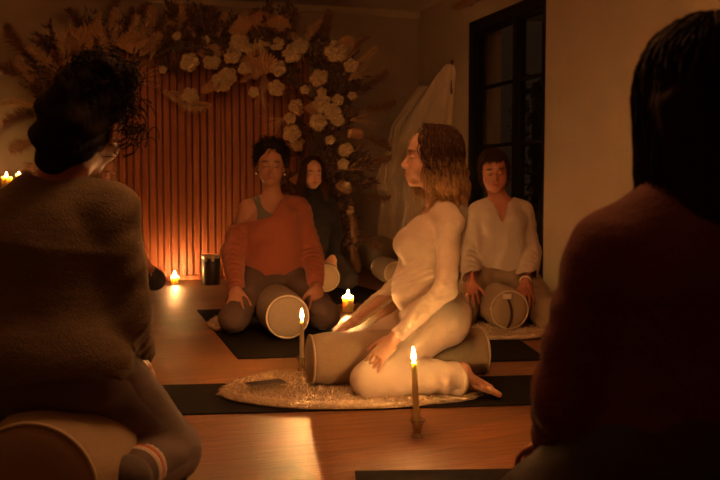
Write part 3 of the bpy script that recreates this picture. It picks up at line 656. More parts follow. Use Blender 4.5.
def wood_floor():
    a = NT('oiled_oak_floor'); v = a.coords(rot=(0, 0, -RZ - math.radians(2)))
    br = a.new('ShaderNodeTexBrick'); br.inputs['Scale'].default_value = 1; br.inputs['Brick Width'].default_value = 1.6; br.inputs['Row Height'].default_value = .15
    br.inputs['Mortar Size'].default_value = .0016; br.offset = .37; br.inputs['Bias'].default_value = 0
    br.inputs['Color1'].default_value = (.8, .8, .8, 1); br.inputs['Color2'].default_value = (1.15, 1.15, 1.15, 1); br.inputs['Mortar'].default_value = (.45, .45, .45, 1)
    a.link(v, br.inputs['Vector'])
    v2 = a.coords(scale=(1.2, 11, 11), rot=(0, 0, -RZ - math.radians(2))); n = a.noise(v2, 3.0, 6, .6)
    c = a.ramp(n, [(.25, (.12, .042, .012, 1)), (.5, (.22, .085, .027, 1)), (.75, (.33, .14, .05, 1))])
    n2 = a.noise(a.coords(), 3.5, 4); c2 = a.ramp(n2, [(.3, (.75, .75, .75, 1)), (.7, (1.1, 1.1, 1.1, 1))])
    m = a.new('ShaderNodeMixRGB', blend_type='MULTIPLY'); m.inputs[0].default_value = 1; a.link(c, m.inputs[1]); a.link(br.outputs[0], m.inputs[2])
    m2 = a.new('ShaderNodeMixRGB', blend_type='MULTIPLY'); m2.inputs[0].default_value = 1; a.link(m.outputs[0], m2.inputs[1]); a.link(c2, m2.inputs[2])
    a.link(m2.outputs[0], a.b.inputs['Base Color'])
    r = a.ramp(n, [(.2, (.46, .46, .46, 1)), (.8, (.64, .64, .64, 1))]); a.link(r, a.b.inputs['Roughness'])
    a.b.inputs['Specular IOR Level'].default_value = .5; a.b.inputs['Coat Weight'].default_value = .4; a.b.inputs['Coat Roughness'].default_value = .46
    a.bump(n, .8, .008); return a.m
M['floor'] = wood_floor()
def st(o): o['kind'] = 'structure'; return o
st(rbox('floor', -5.2, 2.6, -12, .12, -.1, 0, M['floor']))
st(rbox('wall_back', -5.2, .12, 0, .12, 0, CEIL, M['wall']))
st(rbox('wall_left', -5.32, -5.2, -12, .12, 0, CEIL, M['wall']))
st(rbox('wall_front', -5.2, 2.6, -12.12, -12, 0, CEIL, M['wall']))
st(rbox('ceiling', -5.32, 2.6, -12.12, .12, CEIL, CEIL + .1, M['ceil']))
# right wall with the door opening cut out of it
D0, D1, DH = -2.72, -1.30, 2.31
m = MB(); m.box(0, .12, D1, 0, 0, CEIL); m.box(0, .12, D0, D1, DH, CEIL); m.box(0, .12, -12, D0, 0, CEIL)
w = m.build('wall_right', M['wall']); w.location = CR; w.rotation_euler = (0, 0, RZ); st(w)
M['trimw'] = simple('painted_trim', (.55, .45, .33, 1), .5)
st(rbox('trim_1', -5.2, .0, -.05, 0, CEIL - .07, CEIL, M['trimw'], bev=.012))
M['black_metal'] = simple('black_metal', (.007, .006, .0055, 1), .6, .0, **{'Specular IOR Level': .2})
def glass_mat(name='door_glass', ior=.8, rough=.02):
    a = NT(name); a.n.remove(a.b); g = a.new('ShaderNodeBsdfGlossy'); g.inputs['Roughness'].default_value = rough; t = a.new('ShaderNodeBsdfTransparent'); t.inputs[0].default_value = (.93, .93, .92, 1)
    lw = a.new('ShaderNodeLayerWeight'); lw.inputs[0].default_value = .5; pw = a.new('ShaderNodeMath', operation='POWER'); pw.inputs[1].default_value = 4; a.link(lw.outputs['Facing'], pw.inputs[0]); f = a.new('ShaderNodeMath', operation='MULTIPLY_ADD'); f.inputs[1].default_value = .5 * ior; f.inputs[2].default_value = .04 if rough < .1 else .16; a.link(pw.outputs[0], f.inputs[0]); m = a.new('ShaderNodeMixShader'); a.link(f.outputs[0], m.inputs[0]); a.link(t.outputs[0], m.inputs[1]); a.link(g.outputs[0], m.inputs[2]); a.link(m.outputs[0], a.out.inputs[0]); return a.m
M['glass'] = glass_mat()
dr = empty('door_1', CR, RZ); st(dr)
m = MB(); fw = .10
m.box(-.005, .11, D1 - fw, D1, 0, DH); m.box(-.005, .11, D0, D0 + .05, 0, DH); m.box(-.005, .11, D0, D1, DH - fw, DH); m.box(-.005, .11, D0, D1, 0, .05)
m.build('door_frame', M['black_metal'], dr)
mid = -2.20
for (b0, b1) in ((mid + .03, D1 - fw), (D0 + .05, mid - .03)):
    m = MB(); s = .035
    m.box(.02, .07, b0, b0 + s, .05, DH - fw); m.box(.02, .07, b1 - s, b1, .05, DH - fw); m.box(.02, .07, b0, b1, .05, .20); m.box(.02, .07, b0, b1, DH - fw - s, DH - fw)
    for z in (.62, 1.16, 1.68): m.box(.028, .062, b0, b1, z, z + .03)
    lf = m.build('door_leaf', M['black_metal'], dr)
    m = MB(); m.box(.042, .048, b0 + s, b1 - s, .2, DH - fw - s); m.build('glass_pane', M['glass'], lf)
m = MB(); m.box(.0, .09, mid - .03, mid + .03, 0, DH - fw); m.build('mullion', M['black_metal'], dr)
# the dark terrace beyond the glass: a low wall, paving and a hedge, so the panes look out on a place
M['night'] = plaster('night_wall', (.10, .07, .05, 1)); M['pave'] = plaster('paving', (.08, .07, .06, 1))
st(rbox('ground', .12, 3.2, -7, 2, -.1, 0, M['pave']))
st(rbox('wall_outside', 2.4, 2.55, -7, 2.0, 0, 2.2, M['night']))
p_ = at(490.5, 200, 8.55); pr_ = MB(); pr_.box(-.075, .075, -.05, .05, 0, 2.4); pr_ = pr_.build('reflection_post', M['wall'], None, (p_.x, p_.y, 0), rz=RZ); tag(pr_, 'narrow pale post added outside the glass door for the reflection in its left pane', 'reflection_post')  # added upright box standing in for a pale wall reflection in the pane
M['leafdark'] = simple('dark_leaf', (.035, .045, .02, 1), .6)
def leaf_cloud(n, box, size, seed):
    R = np.random.RandomState(seed); V = []; Q = []
    for i in range(n):
        p = np.array([R.uniform(*b) for b in box]); d = nrm(R.normal(size=3)); s = nrm(np.cross(d, R.normal(size=3))); L = size * R.uniform(.6, 1.3)
        k = len(V); V += [p, p + d * L * .45 + s * L * .22, p + d * L, p + d * L * .45 - s * L * .22]; Q.append((k, k + 1, k + 2, k + 3))
    return np.array(V), np.array(Q)
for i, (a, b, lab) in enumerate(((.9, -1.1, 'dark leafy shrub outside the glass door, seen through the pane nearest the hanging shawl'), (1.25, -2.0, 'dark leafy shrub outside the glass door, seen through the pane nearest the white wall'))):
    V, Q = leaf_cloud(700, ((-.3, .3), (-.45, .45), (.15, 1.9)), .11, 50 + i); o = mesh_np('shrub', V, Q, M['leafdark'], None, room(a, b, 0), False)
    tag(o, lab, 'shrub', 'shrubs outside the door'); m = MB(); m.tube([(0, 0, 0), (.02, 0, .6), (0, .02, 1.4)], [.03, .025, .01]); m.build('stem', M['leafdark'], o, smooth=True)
M['wood_rail'] = simple('oak_rail', (.36, .19, .085, 1), .5)
o = rbox('curtain_rail', -.11, -.03, -6.2, -1.12, 2.45, 2.50, M['wood_rail'], bev=.012); o.location = CR
tag(o, 'long narrow wooden rail fixed to the wall above the black framed door', 'curtain rail')
for b in (-1.35, -2.6, -3.9, -5.2):
    m = MB(); m.box(-.10, 0, b - .015, b + .015, 2.455, 2.475); m.build('bracket', M['wood_rail'], o)

# ---------------------------------------------------------------- slatted backdrop
def slat_mat():
    a = NT('stained_slats'); v = a.coords(scale=(14, 14, .9)); n = a.noise(v, 3, 5, .6)
    a.link(a.ramp(n, [(.25, (.20, .052, .018, 1)), (.75, (.36, .12, .04, 1))]), a.b.inputs['Base Color']); a.b.inputs['Roughness'].default_value = .5; a.bump(n, .15, .004); return a.m
M['slat'] = slat_mat(); M['slatback'] = simple('slat_backing', (.09, .027, .014, 1), .8)
bd = empty('slatted_backdrop', at(190, 283, 7.85) * 1.0, math.radians(7)); bd.location.z = 0
tag(bd, 'reddish brown wooden backdrop of upright slats standing under the dried flower arch', 'backdrop')
def panel(x0, x1, H, name):
    m = MB(); m.box(x0, x1, .025, .045, 0, H); pb = m.build(name, M['slatback'], bd)
    m = MB(); x = x0; R = random.Random(3); k = 0
    while x < x1 - .02:
        w_ = (.058, .064, .05, .062)[k % 4] * R.uniform(.96, 1.04); k += 1
        m.box(x + .004, min(x + w_ - .002, x1), 0, .028, .03, H - .005, .004); x += w_ + .004
    m.build('slats', M['slat'], pb)
    m = MB(); m.box(x0, x1, -.012, .025, 0, .045, .004); m.build('base_rail', M['slat'], pb)
panel(-1.15, .285, 1.98, 'left_panel'); 
panel(.315, 1.05, 1.98, 'right_panel')
m = MB(); m.box(.285, .315, -.014, .045, 0, 1.98, .004); m.build('corner_post', M['slat'], bd)

# ---------------------------------------------------------------- dried flowers on the arch
M['plume'] = fabric('pampas', (.52, .32, .17, 1), (.66, .45, .26, 1), 60, .1); M['plume_d'] = fabric('dark_pampas', (.20, .10, .05, 1), (.30, .16, .08, 1), 60, .1)
M['bloom'] = fabric('dried_bloom', (.60, .46, .26, 1), (.74, .60, .38, 1), 60, .1); M['palm'] = fabric('dried_palm', (.40, .22, .11, 1), (.50, .30, .15, 1), 40, .1)
M['dryleaf'] = fabric('dry_leaf', (.085, .045, .025, 1), (.15, .08, .04, 1), 40, .1); M['stalk'] = simple('stalk', (.18, .10, .05, 1), .8)
def blades(P, D, L, w, seed, droop=.3):
    """many thin blades: roots P, directions D"""
    R = np.random.RandomState(seed); n = len(P); S = np.cross(D, R.normal(size=(n, 3))); S /= np.linalg.norm(S, axis=1, keepdims=True) + 1e-9
    L = (L * R.uniform(.6, 1.2, n))[:, None]; g = np.array((0, 0, -1.))
    p1 = P + D * L * .5; p2 = P + D * L + g * L * droop
    V = np.stack([P - S * w, P + S * w, p1 + S * w * .8, p1 - S * w * .8, p2 + S * w * .15, p2 - S * w * .15], 1).reshape(-1, 3)
    b = np.arange(n)[:, None] * 6; Q = np.concatenate([b + (0, 1, 2, 3), b + (3, 2, 4, 5)]); return V, Q
def make_plume(seed, L=.46, W=.07, mat='plume'):
    """origin at the stalk's foot, growing along +z; two parts"""
    R = np.random.RandomState(seed); t = R.uniform(0, 1, 620) ** .8; bend = .10 * t ** 2 * L * 2
    P = np.stack([bend, 0 * t, L * .32 + t * L * .66], 1); a = R.uniform(0, 6.28, len(t)); r = W * np.sin(np.clip(t * .93 + .07, 0, 1) * PI) ** .6
    D = np.stack([np.cos(a) * .8, np.sin(a) * .8, 0 * a + .9], 1); D /= np.linalg.norm(D, axis=1, keepdims=True)
    V, Q = blades(P, D, 1.0 * r + .02, .0022, seed + 1, .15)
    root = mesh_np('pampas_plume', V, Q, M[mat], None, None, False)
    m = MB(); m.tube([(0, 0, 0), (0, 0, L * .4), (.05 * L, 0, L * .75), (.10 * 2 * L, 0, L * .98)], [.004, .004, .003, .001], 5); m.build('stalk', M['stalk'], root, smooth=True); return root
def make_bloom(seed, r=.075):
    R = np.random.RandomState(seed); V = []; Q = []; n = 90
    subs = [(np.zeros(3), .8)] + [(np.array((math.cos(q), math.sin(q), R.uniform(-.1, .25))) * r * .72, R.uniform(.48, .66)) for q in (R.uniform(0, 1) + np.arange(5) * 1.2566)]
    for c0, fr_ in subs:
        for i in range(30):
            z = 1 - 1.5 * (i + .5) / 30; a = i * 2.39996; q = math.sqrt(max(0, 1 - z * z)); d = nrm(np.array((q * math.cos(a), q * math.sin(a), z)) + R.normal(0, .12, 3)); c = c0 + d * r * fr_ * R.uniform(.85, 1.12)
            s = nrm(np.cross(d, (.2, .3, .9))); u = np.cross(d, s); w0 = R.uniform(0, 1.5); f = .021 * R.uniform(.7, 1.3)
            for k4 in range(4):
                b = w0 + k4 * PI / 2; e = s * math.cos(b) + u * math.sin(b); g = -s * math.sin(b) + u * math.cos(b); k = len(V)
                V += [c - d * .004, c + e * f * .7 + g * f * .55 + d * .003, c + e * f * 1.25 + d * R.uniform(.002, .016), c + e * f * .7 - g * f * .55 + d * .003]; Q.append((k, k + 1, k + 2, k + 3))
    root = mesh_np('flower_head', V, np.array(Q), M['bloom'], None, None, False)
    cv, cq = surf([(Ell((0, 0, 0), (r * .7, r * .7, r * .5)), .01, '+')], .012); mesh_np('flower_core', cv, cq, M['bloom'], root)
    m = MB(); m.tube([(0, 0, -.03), (.01, 0, -.12), (.0, .01, -.22)], .003, 5); m.build('stalk', M['stalk'], root, smooth=True); return root
def make_fan(seed, L=.30, n=15, mat='palm', spread=1.9, name='palm_fan'):
    m = MB()
    for i in range(n):
        a = -spread / 2 + spread * i / (n - 1); l = L * (.85 + .15 * math.cos(a * 1.3)); da = spread / (n - 1) / 2
        def p(r, b, y): return (r * math.sin(b), y, .06 + r * math.cos(b))
        c0 = [p(.02, a - da, 0), p(l * .85, a - da, .0), p(l * .85, a, .014), p(.02, a, .004)]; c1 = [p(.02, a, .004), p(l * .85, a, .014), p(l * .85, a + da, 0), p(.02, a + da, 0)]
        m.add(c0 + [p(l, a, .004)], [(0, 1, 2, 3), (1, 4, 2)]); m.add(c1 + [p(l, a, .004)], [(0, 1, 2, 3), (1, 4, 2)])
    root = m.build(name, M[mat], None); s = root.modifiers.new('s', 'SOLIDIFY'); s.thickness = .0015
    q = MB(); q.tube([(0, 0, -.12), (0, 0, .07)], .004, 6); q.build('stalk', M['stalk'], root, smooth=True); return root
def make_spray(seed, L=.34, n=70, mat='dryleaf'):
    R = np.random.RandomState(seed); m = MB(); tips = []
    for i in range(9):
        a = R.uniform(-.75, .75); b = R.uniform(-.3, .3); d = np.array((math.sin(a), math.sin(b), math.cos(a))); m.tube([(0, 0, 0), tuple(d * L * .5), tuple(d * L + np.array((.03 * math.sin(a), 0, -.01)))], [.0028, .002, .0008], 4)
        for k in range(n // 9 + 1): tips.append((d * L * R.uniform(.3, 1), d))
    V = []; Q = []
    for p, d in tips:
        e = nrm(d + R.normal(size=3) * .6); s = nrm(np.cross(e, R.normal(size=3))); l = .075 * R.uniform(.6, 1.3); k = len(V)
        u = np.cross(s, e); V += [p, p + e * l * .4 + s * l * .22, p + e * l + u * l * .15, p + e * l * .4 - s * l * .22]; Q.append((k, k + 1, k + 2, k + 3))
    root = mesh_np('leaf_spray', V, np.array(Q), M[mat], None, None, False); m.build('stalk', M['stalk'], root, smooth=True); return root
def make_grass(seed, L=.42):
    R = np.random.RandomState(seed); m = MB()
    for i in range(16):
        a = R.uniform(-.5, .5); b = R.uniform(-.35, .35); l = L * R.uniform(.7, 1.1); d = np.array((math.sin(a), math.sin(b), math.cos(a))); g = np.array((math.sin(a) * .2, 0, -.12))
        m.tube([(0, 0, 0), tuple(d * l * .5), tuple(d * l + g * l)], [.0018, .0015, .0008], 4)
    root = m.build('dried_grass', M['plume'], None); return root
arch_y = lambda px: 7.78 - .0006 * (px - 190)      # depth of the arch, just in front of the slats
af = MB(); pts = []
for px, py in ((72, 285), (70, 200), (72, 120), (90, 80), (130, 66), (200, 64), (270, 66), (306, 76), (324, 110), (332, 180), (334, 284)): pts.append(at(px, py, arch_y(px) - .06))
pts[0].z = 0; pts[-1].z = 0
af.tube(pts, .007, 8); o = af.build('arch_frame', M['stalk'], None, smooth=True); tag(o, 'thin dark metal arch holding the dried flowers around the slatted backdrop', 'arch')
def aim(o, loc, ang, toward=.0, roll=0, sc=1):
    """stand a flower at loc growing in the backdrop's plane: ang 0 = up, positive = to the right; toward tips it to the room"""
    d = Vector((math.sin(ang) * math.cos(toward), -math.sin(toward), math.cos(ang) * math.cos(toward)))
    q = d.to_track_quat('Z', 'Y'); o.rotation_euler = (q.to_matrix() @ Matrix.Rotation(roll, 3, 'Z')).to_euler(); o.location = loc; o.scale = (sc, sc, sc); return o
R5 = random.Random(21)
def zone(px, py):
    if px < 135: return 'at the left shoulder of the flower arch', 'left'
    if px > 283: return "on the flower arch's right side near the muslin cloth", 'right'
    return 'along the top of the flower arch over the slats', 'top'
def scatter(protos, kind, cat, items, plural):
    used = set()
    for it in items:
        px, py, ang, tow, sc = it[:5]; dy = it[5] if len(it) > 5 else -.10; v = it[6] if len(it) > 6 else R5.randrange(len(protos)); pr = protos[v]
        if v in used: o = copy_tree(pr)
        else: o = pr; used.add(v)
        aim(o, at(px, py, arch_y(px) + dy), math.radians(ang), math.radians(tow), R5.uniform(0, 6.28) if kind != 'fan' else R5.uniform(-.4, .4), sc)
        zt, zk = zone(px, py); tag(o, kind_label[kind] + ' ' + zt, cat, plural + ' ' + zt)
    for i, p in enumerate(protos):
        if i not in used:
            for c in list(p.children): bpy.data.objects.remove(c)
            bpy.data.objects.remove(p)
kind_label = dict(bloom='cream dried hydrangea head', plume='feathery pampas plume', dark='dark brown feathery plume', fan='pale dried palm fan', spray='spray of small dark dry leaves', grass='tuft of thin dried grass')
bl = [(190, 62, 1), (212, 62, .9), (222, 82, 1.1), (240, 44, 1.05), (232, 56, .95), (262, 45, .95), (277, 44, .8), (250, 50, .7), (246, 68, .85), (278, 68, .85), (276, 88, .85), (292, 54, 1), (300, 46, .9), (190, 96, .9), (228, 76, .9), (254, 92, .55),
      (336, 52, 1.15), (351, 66, .75), (319, 78, .95), (322, 92, .5), (305, 90, .5), (322, 104, .95), (332, 112, .9), (318, 122, .9), (296, 106, .75), (290, 118, .6), (338, 100, .6), (338, 120, .7), (292, 134, .95), (297, 146, .6), (346, 150, .8), (343, 164, .6), (330, 140, .5), (352, 96, .45), (346, 186, .5), (350, 210, .45),
      (67, 84, .5), (206, 40, .45), (163, 70, .4), (177, 36, .5)]
scatter([make_bloom(s) for s in (1, 2, 3)], 'bloom', 'dried flower', [(x, y, R5.uniform(-40, 40), R5.uniform(50, 85), s * .80, -.20) for x, y, s in bl], 'cream flower heads')
pl = [(70, 95, -28, 18, 1.1), (76, 92, -8, 20, 1.2), (85, 92, 8, 22, 1.15), (92, 88, 24, 15, 1.05), (60, 100, -50, 10, 1.1), (50, 110, -75, 5, .9), (104, 70, -12, 10, 1.0), (112, 66, 8, 12, 1.05), (120, 62, 28, 10, .95), (128, 70, 45, 14, 1.0), (140, 60, 10, 10, .95), (150, 58, 30, 10, .9), (160, 52, -10, 10, .85), (172, 50, 25, 10, .85),
      (150, 84, 118, 20, .95), (160, 88, 122, 22, 1.1), (200, 50, -20, 10, .7), (216, 50, 12, 10, .7), (232, 44, 30, 10, .65), (258, 46, -25, 10, .6), (300, 60, 20, 12, .8), (306, 70, -14, 12, .7), (345, 70, 60, 10, .7), (262, 66, 168, 30, .6), (266, 62, 185, 30, .6), (256, 62, 200, 30, .55), (300, 100, 200, 20, .6), (322, 190, 195, 10, .8), (345, 200, 160, 10, .8), (350, 230, 170, 10, .8)]
scatter([make_plume(s) for s in (11, 12, 13)], 'plume', 'pampas grass', pl, 'pampas plumes')
dk = [(58, 90, -62, 5, 1.2), (52, 80, -45, 5, 1.25), (60, 110, -95, 5, 1.1), (62, 130, -110, 5, 1.1), (96, 60, -20, 0, 1.1), (110, 55, 0, 0, 1.1), (128, 52, 15, 0, 1.0), (145, 55, -25, 0, .9), (185, 50, 0, 0, .8), (205, 48, 15, 0, .75), (226, 44, -12, 0, .75), (246, 44, 10, 0, .7), (268, 44, -8, 0, .7), (288, 48, 20, 0, .75), (306, 50, 35, 0, .8), (320, 60, 12, 0, .9), (340, 70, 30, 0, .8), (348, 90, 75, 0, .8), (350, 110, 88, 0, .85), (350, 135, 100, 0, .8), (348, 160, 95, 0, .8), (350, 190, 110, 0, .75), (312, 130, 205, 0, .7), (345, 225, 120, 0, .8), (60, 150, -120, 0, 1.0), (338, 245, 150, 0, .8)]
scatter([make_plume(s, mat='plume_d', W=.085) for s in (21, 22)], 'dark', 'dried grass', [t + (.02,) for t in dk], 'dark plumes')
fa = [(134, 60, 5, 25, .75), (127, 50, 60, 25, .55), (208, 66, 20, 30, .6), (216, 74, 200, 25, .6), (262, 82, 0, 35, .85), (258, 84, -25, 35, .6), (240, 44, 5, 20, .55), (262, 36, 0, 15, .6), (276, 38, 12, 15, .55), (246, 40, -15, 15, .6), (340, 58, 20, 30, .6), (333, 62, -20, 30, .45), (298, 132, 190, 20, .45), (316, 96, 180, 20, .5), (84, 66, -20, 15, 1.0), (92, 60, 15, 15, .9), (300, 120, -20, 30, .5), (345, 140, 60, 20, .5), (340, 176, 160, 20, .5), (300, 168, 170, 20, .5)]
scatter([make_fan(s) for s in (1, 2)], 'fan', 'dried palm leaf', [t + (-.13,) for t in fa], 'palm fans')
sp = []
for i in range(92):
    q = i / 91
    if q < .22: px, py = 78 + R5.uniform(-22, 18), 150 - 85 * q / .22 + R5.uniform(-15, 15)
    elif q < .62: px, py = 90 + 205 * (q - .22) / .4, 58 + R5.uniform(-24, 26)
    else: px, py = 322 + R5.uniform(-24, 26), 60 + 205 * (q - .62) / .38 + R5.uniform(-12, 12)
    ang = R5.uniform(-60, 60) + (-50 if px < 90 else 15 if px > 320 else 0); sp.append((px - (8 if px > 320 else 0), py, ang, R5.uniform(0, 25), R5.uniform(.75, 1.1), R5.uniform(-.08, .04)))
scatter([make_spray(s) for s in (31, 32, 33)], 'spray', 'dried foliage', sp, 'leaf sprays')
gr = [(120, 78, 45, 15, .8), (128, 84, 60, 15, .9), (150, 60, 30, 15, .8), (345, 60, 35, 10, .6), (348, 80, 60, 10, .7), (350, 120, 80, 10, .7), (286, 118, 250, 10, .6), (70, 80, -60, 10, .9), (90, 60, -10, 10, .9), (346, 170, 70, 10, .7), (262, 90, 190, 10, .5), (300, 60, 0, 10, .6)]
scatter([make_grass(s) for s in (41, 42)], 'grass', 'dried grass', [t + (-.15,) for t in gr], 'grass tufts')

# ---------------------------------------------------------------- hanging shawl
M['muslin'] = fabric('muslin', (.80, .68, .52, 1), (.88, .76, .60, 1), 300, .3, .001, fold=.2)
def shawl():
    nv, nu = 70, 80; V = []
    top = at(451, 66, 8.72)
    prof = [(0, 446, 454), (.06, 436, 457), (.15, 424, 459), (.30, 404, 460), (.42, 388, 461), (.52, 380, 462), (.58, 376, 462), (.70, 380, 460), (.85, 377, 456), (1, 384, 450)]
    for j in range(nv):
        v = j / (nv - 1); py = 64 + v * 198
        l = np.interp(v, [p[0] for p in prof], [p[1] for p in prof]); r = np.interp(v, [p[0] for p in prof], [p[2] for p in prof])
        for i in range(nu):
            u = i / (nu - 1); px = r + (l - r) * u; yy = 8.70 + .42 * u * min(1, v * 2.2)
            yy -= .05 + (.075 * min(1, v * 3)) * (math.sin(u * 19 + 2.2 * math.sin(v * 3)) + .5 * math.sin(u * 41 + v * 6)) * (1 - .2 * u)
            if v > .9: py2 = py + 6 * math.sin(u * 9) * (v - .9) * 10
            else: py2 = py
            V.append(at(px, py2, yy))
    Q = np.array([(j * nu + i, j * nu + i + 1, (j + 1) * nu + i + 1, (j + 1) * nu + i) for j in range(nv - 1) for i in range(nu - 1)])
    o = mesh_np('hanging_shawl', V, Q, M['muslin']); s = o.modifiers.new('s', 'SOLIDIFY'); s.thickness = .006
    tag(o, 'cream muslin cloth hanging in folds from a wall hook behind the kneeling woman in cream', 'cloth')
    # fringed lapel falling over the front
    m = MB(); lp = [(424, 86), (410, 106), (402, 118), (396, 128), (392, 150), (385, 168), (382, 190)]
    for (dx, w_) in ((0, .02), (3, .012), (-4, .012)): m.tube([at(x + dx, y, 8.93 - .012 * i) for i, (x, y) in enumerate(lp)], w_, 7)
    m.build('lapel_fold', M['muslin'], o, smooth=True)
    return o
shawl()
hk = MB(); p = at(453, 62, 8.69); hk.box(p.x - .02, p.x + .015, p.y, p.y + .03, p.z - .30, p.z + .02, .004); hk.tube([p + Vector((0, 0, -.03)), p + Vector((-.01, -.06, -.03)), p + Vector((-.015, -.08, .01))], .007)
M['redwood'] = simple('dark_red_wood', (.16, .035, .018, 1), .5)
tag(hk.build('wall_hook', M['redwood']), 'dark reddish wooden wall hook holding up the muslin cloth', 'hook')

# ---------------------------------------------------------------- mats and rugs
def rubber(name, col):
    a = NT(name); a.b.inputs['Base Color'].default_value = col; a.b.inputs['Roughness'].default_value = .85; a.b.inputs['Specular IOR Level'].default_value = .06; a.bump(a.noise(a.coords(), 300, 2), .3, .001); return a.m
M['mat'] = rubber('black_mat', (.013, .0105, .009, 1))
def quadmat(name, pts, lab, h=.006):
    ps = [Vector(p) for p in pts]; c = sum(ps, Vector()) / 4; m = MB(); vs = [tuple(p - c) for p in ps] + [tuple(p - c + Vector((0, 0, h))) for p in ps]
    m.add(vs, [(3, 2, 1, 0), (4, 5, 6, 7), (0, 1, 5, 4), (1, 2, 6, 5), (2, 3, 7, 6), (3, 0, 4, 7)]); o = recalc(m.build(name, M['mat'], None, c)); return tag(o, lab, 'yoga mat', 'black yoga mats')
def rect(c, d, L, W):
    d = Vector((d[0], d[1], 0)).normalized(); s = Vector((-d.y, d.x, 0)); c = Vector((c[0], c[1], 0)); return [c - d * L / 2 - s * W / 2, c + d * L / 2 - s * W / 2, c + d * L / 2 + s * W / 2, c - d * L / 2 + s * W / 2]
A = fl(100, 418); B = fl(560, 404.5); C2 = fl(560, 375.5); D2 = fl(100, 388)
quadmat('yoga_mat', [A, B, C2, D2], 'long black yoga mat under the kneeling woman in cream and her sheepskin')
e0, e1 = fl(238, 359.5), fl(201, 315.5); dd = (e1 - e0).normalized(); wv = (fl(345, 356) - e0).normalized() * .66
quadmat('yoga_mat', [e0, e0 + wv, e0 + wv + dd * 1.75, e0 + dd * 1.75], 'black yoga mat under the woman in the rust jumper')
w0, w1 = fl(452, 363), fl(548, 360.5); d3 = Vector((.0, 1, 0)) + ux * -.0; wd = (w1 - w0)
quadmat('yoga_mat', [w0, w1, w1 + Vector((-.12, 1.7, 0)), w0 + Vector((-.12, 1.7, 0))], 'black yoga mat under the woman in the white v-neck top')
quadmat('yoga_mat', rect((-.22, 7.0), (.4, -.9), 1.5, .65), 'black yoga mat under the woman in black at the back')
quadmat('yoga_mat', rect((-.82, 1.75), (.0, 1), 1.72, .66), 'black yoga mat under the woman seen from behind on the left')
quadmat('yoga_mat', rect((.47, 1.70), (-.04, 1), 1.75, .9), 'black yoga mat under the long-haired woman seen from behind on the right')
def fleece_mat():
    a = NT('sheepskin'); v = a.coords(); n = a.noise(v, 70, 4, .65); a.link(a.ramp(n, [(.3, (.58, .46, .32, 1)), (.7, (.80, .68, .52, 1))]), a.b.inputs['Base Color']); a.b.inputs['Roughness'].default_value = .95
    a.b.inputs['Specular IOR Level'].default_value = .1; a.bump(n, .9, .012); return a.m
M['fleece'] = fleece_mat()
def fleece(outline, z0, lab, h=.028, n=64, group=None, seed=1, fib=9000):
    """outline: floor points; a thick soft pad with tufts"""
    c = sum(outline, Vector()) / len(outline); R = np.random.RandomState(seed); ol = np.array([(p.x - c.x, p.y - c.y) for p in outline]); k = len(ol)
    tt = np.linspace(0, k, n, endpoint=False); P = []
    for t in tt:       # Catmull-Rom
        i = int(t); f = t - i; p0, p1, p2, p3 = (ol[(i + j) % k] for j in (-1, 0, 1, 2)); P.append(.5 * (2 * p1 + (p2 - p0) * f + (2 * p0 - 5 * p1 + 4 * p2 - p3) * f * f + (3 * p1 - p0 - 3 * p2 + p3) * f ** 3))
    P = np.array(P) * (1 + R.uniform(-.012, .012, (n, 1))); rings = []
    for s, z in ((.985, .001), (1.0, .006), (1.0, h * .55), (.97, h * .9), (.90, h), (.7, h), (.45, h), (.2, h), (.04, h)):
        rings.append(np.concatenate([P * s, np.full((n, 1), z) + (R.uniform(-.003, .003, (n, 1)) if z > .01 else 0)], 1))
    V = np.concatenate(rings); Q = np.array([(r * n + i, r * n + (i + 1) % n, (r + 1) * n + (i + 1) % n, (r + 1) * n + i) for r in range(len(rings) - 1) for i in range(n)])
    o = mesh_np('sheepskin_rug', V, Q, M['fleece'], None, (c.x, c.y, z0)); tag(o, lab, 'rug', group)
    a = R.uniform(0, n, fib); s = np.sqrt(R.uniform(0, 1, fib)) ; i = a.astype(int); f = (a - i)[:, None]; q = (P[i] * (1 - f) + P[(i + 1) % n] * f) * s[:, None]
    out = q / (np.linalg.norm(q, axis=1, keepdims=True) + 1e-6); edge = (s > .93)[:, None]
    D = np.concatenate([R.normal(0, .5, (fib, 2)) + out * edge * 1.5, np.where(edge, .1, .9)], 1); D /= np.linalg.norm(D, axis=1, keepdims=True)
    zz = np.where(s > .97, h * .4, h * .9)[:, None]; V, Q = blades(np.concatenate([q, zz], 1), D, np.full(fib, .020), .0016, seed, .1)
    f = mesh_np('wool_pile', V, Q, M['fleece'], o, None, False); f['kind'] = 'stuff'; return o
fleece([fl(x, y) for x, y in ((219, 398), (245, 406), (300, 411), (380, 410.5), (440, 406), (474, 402), (480, 396), (468, 390), (400, 388), (330, 386), (300, 380), (262, 380), (232, 388))], .006, 'cream sheepskin rug on the black mat under the kneeling woman in cream', seed=2)
fleece([fl(x, y) for x, y in ((462, 336), (470, 341), (500, 341), (535, 340), (546, 336), (540, 325), (500, 322), (466, 325))], .006, 'cream sheepskin rug under the woman in the white v-neck top', seed=3, fib=3500)
fleece([fl(x, y) for x, y in ((208, 326), (216, 332), (226, 331), (236, 326), (234, 320), (220, 319))], .006, 'small scrap of cream fleece beside the knee of the woman in the rust jumper', h=.02, seed=4, fib=900)

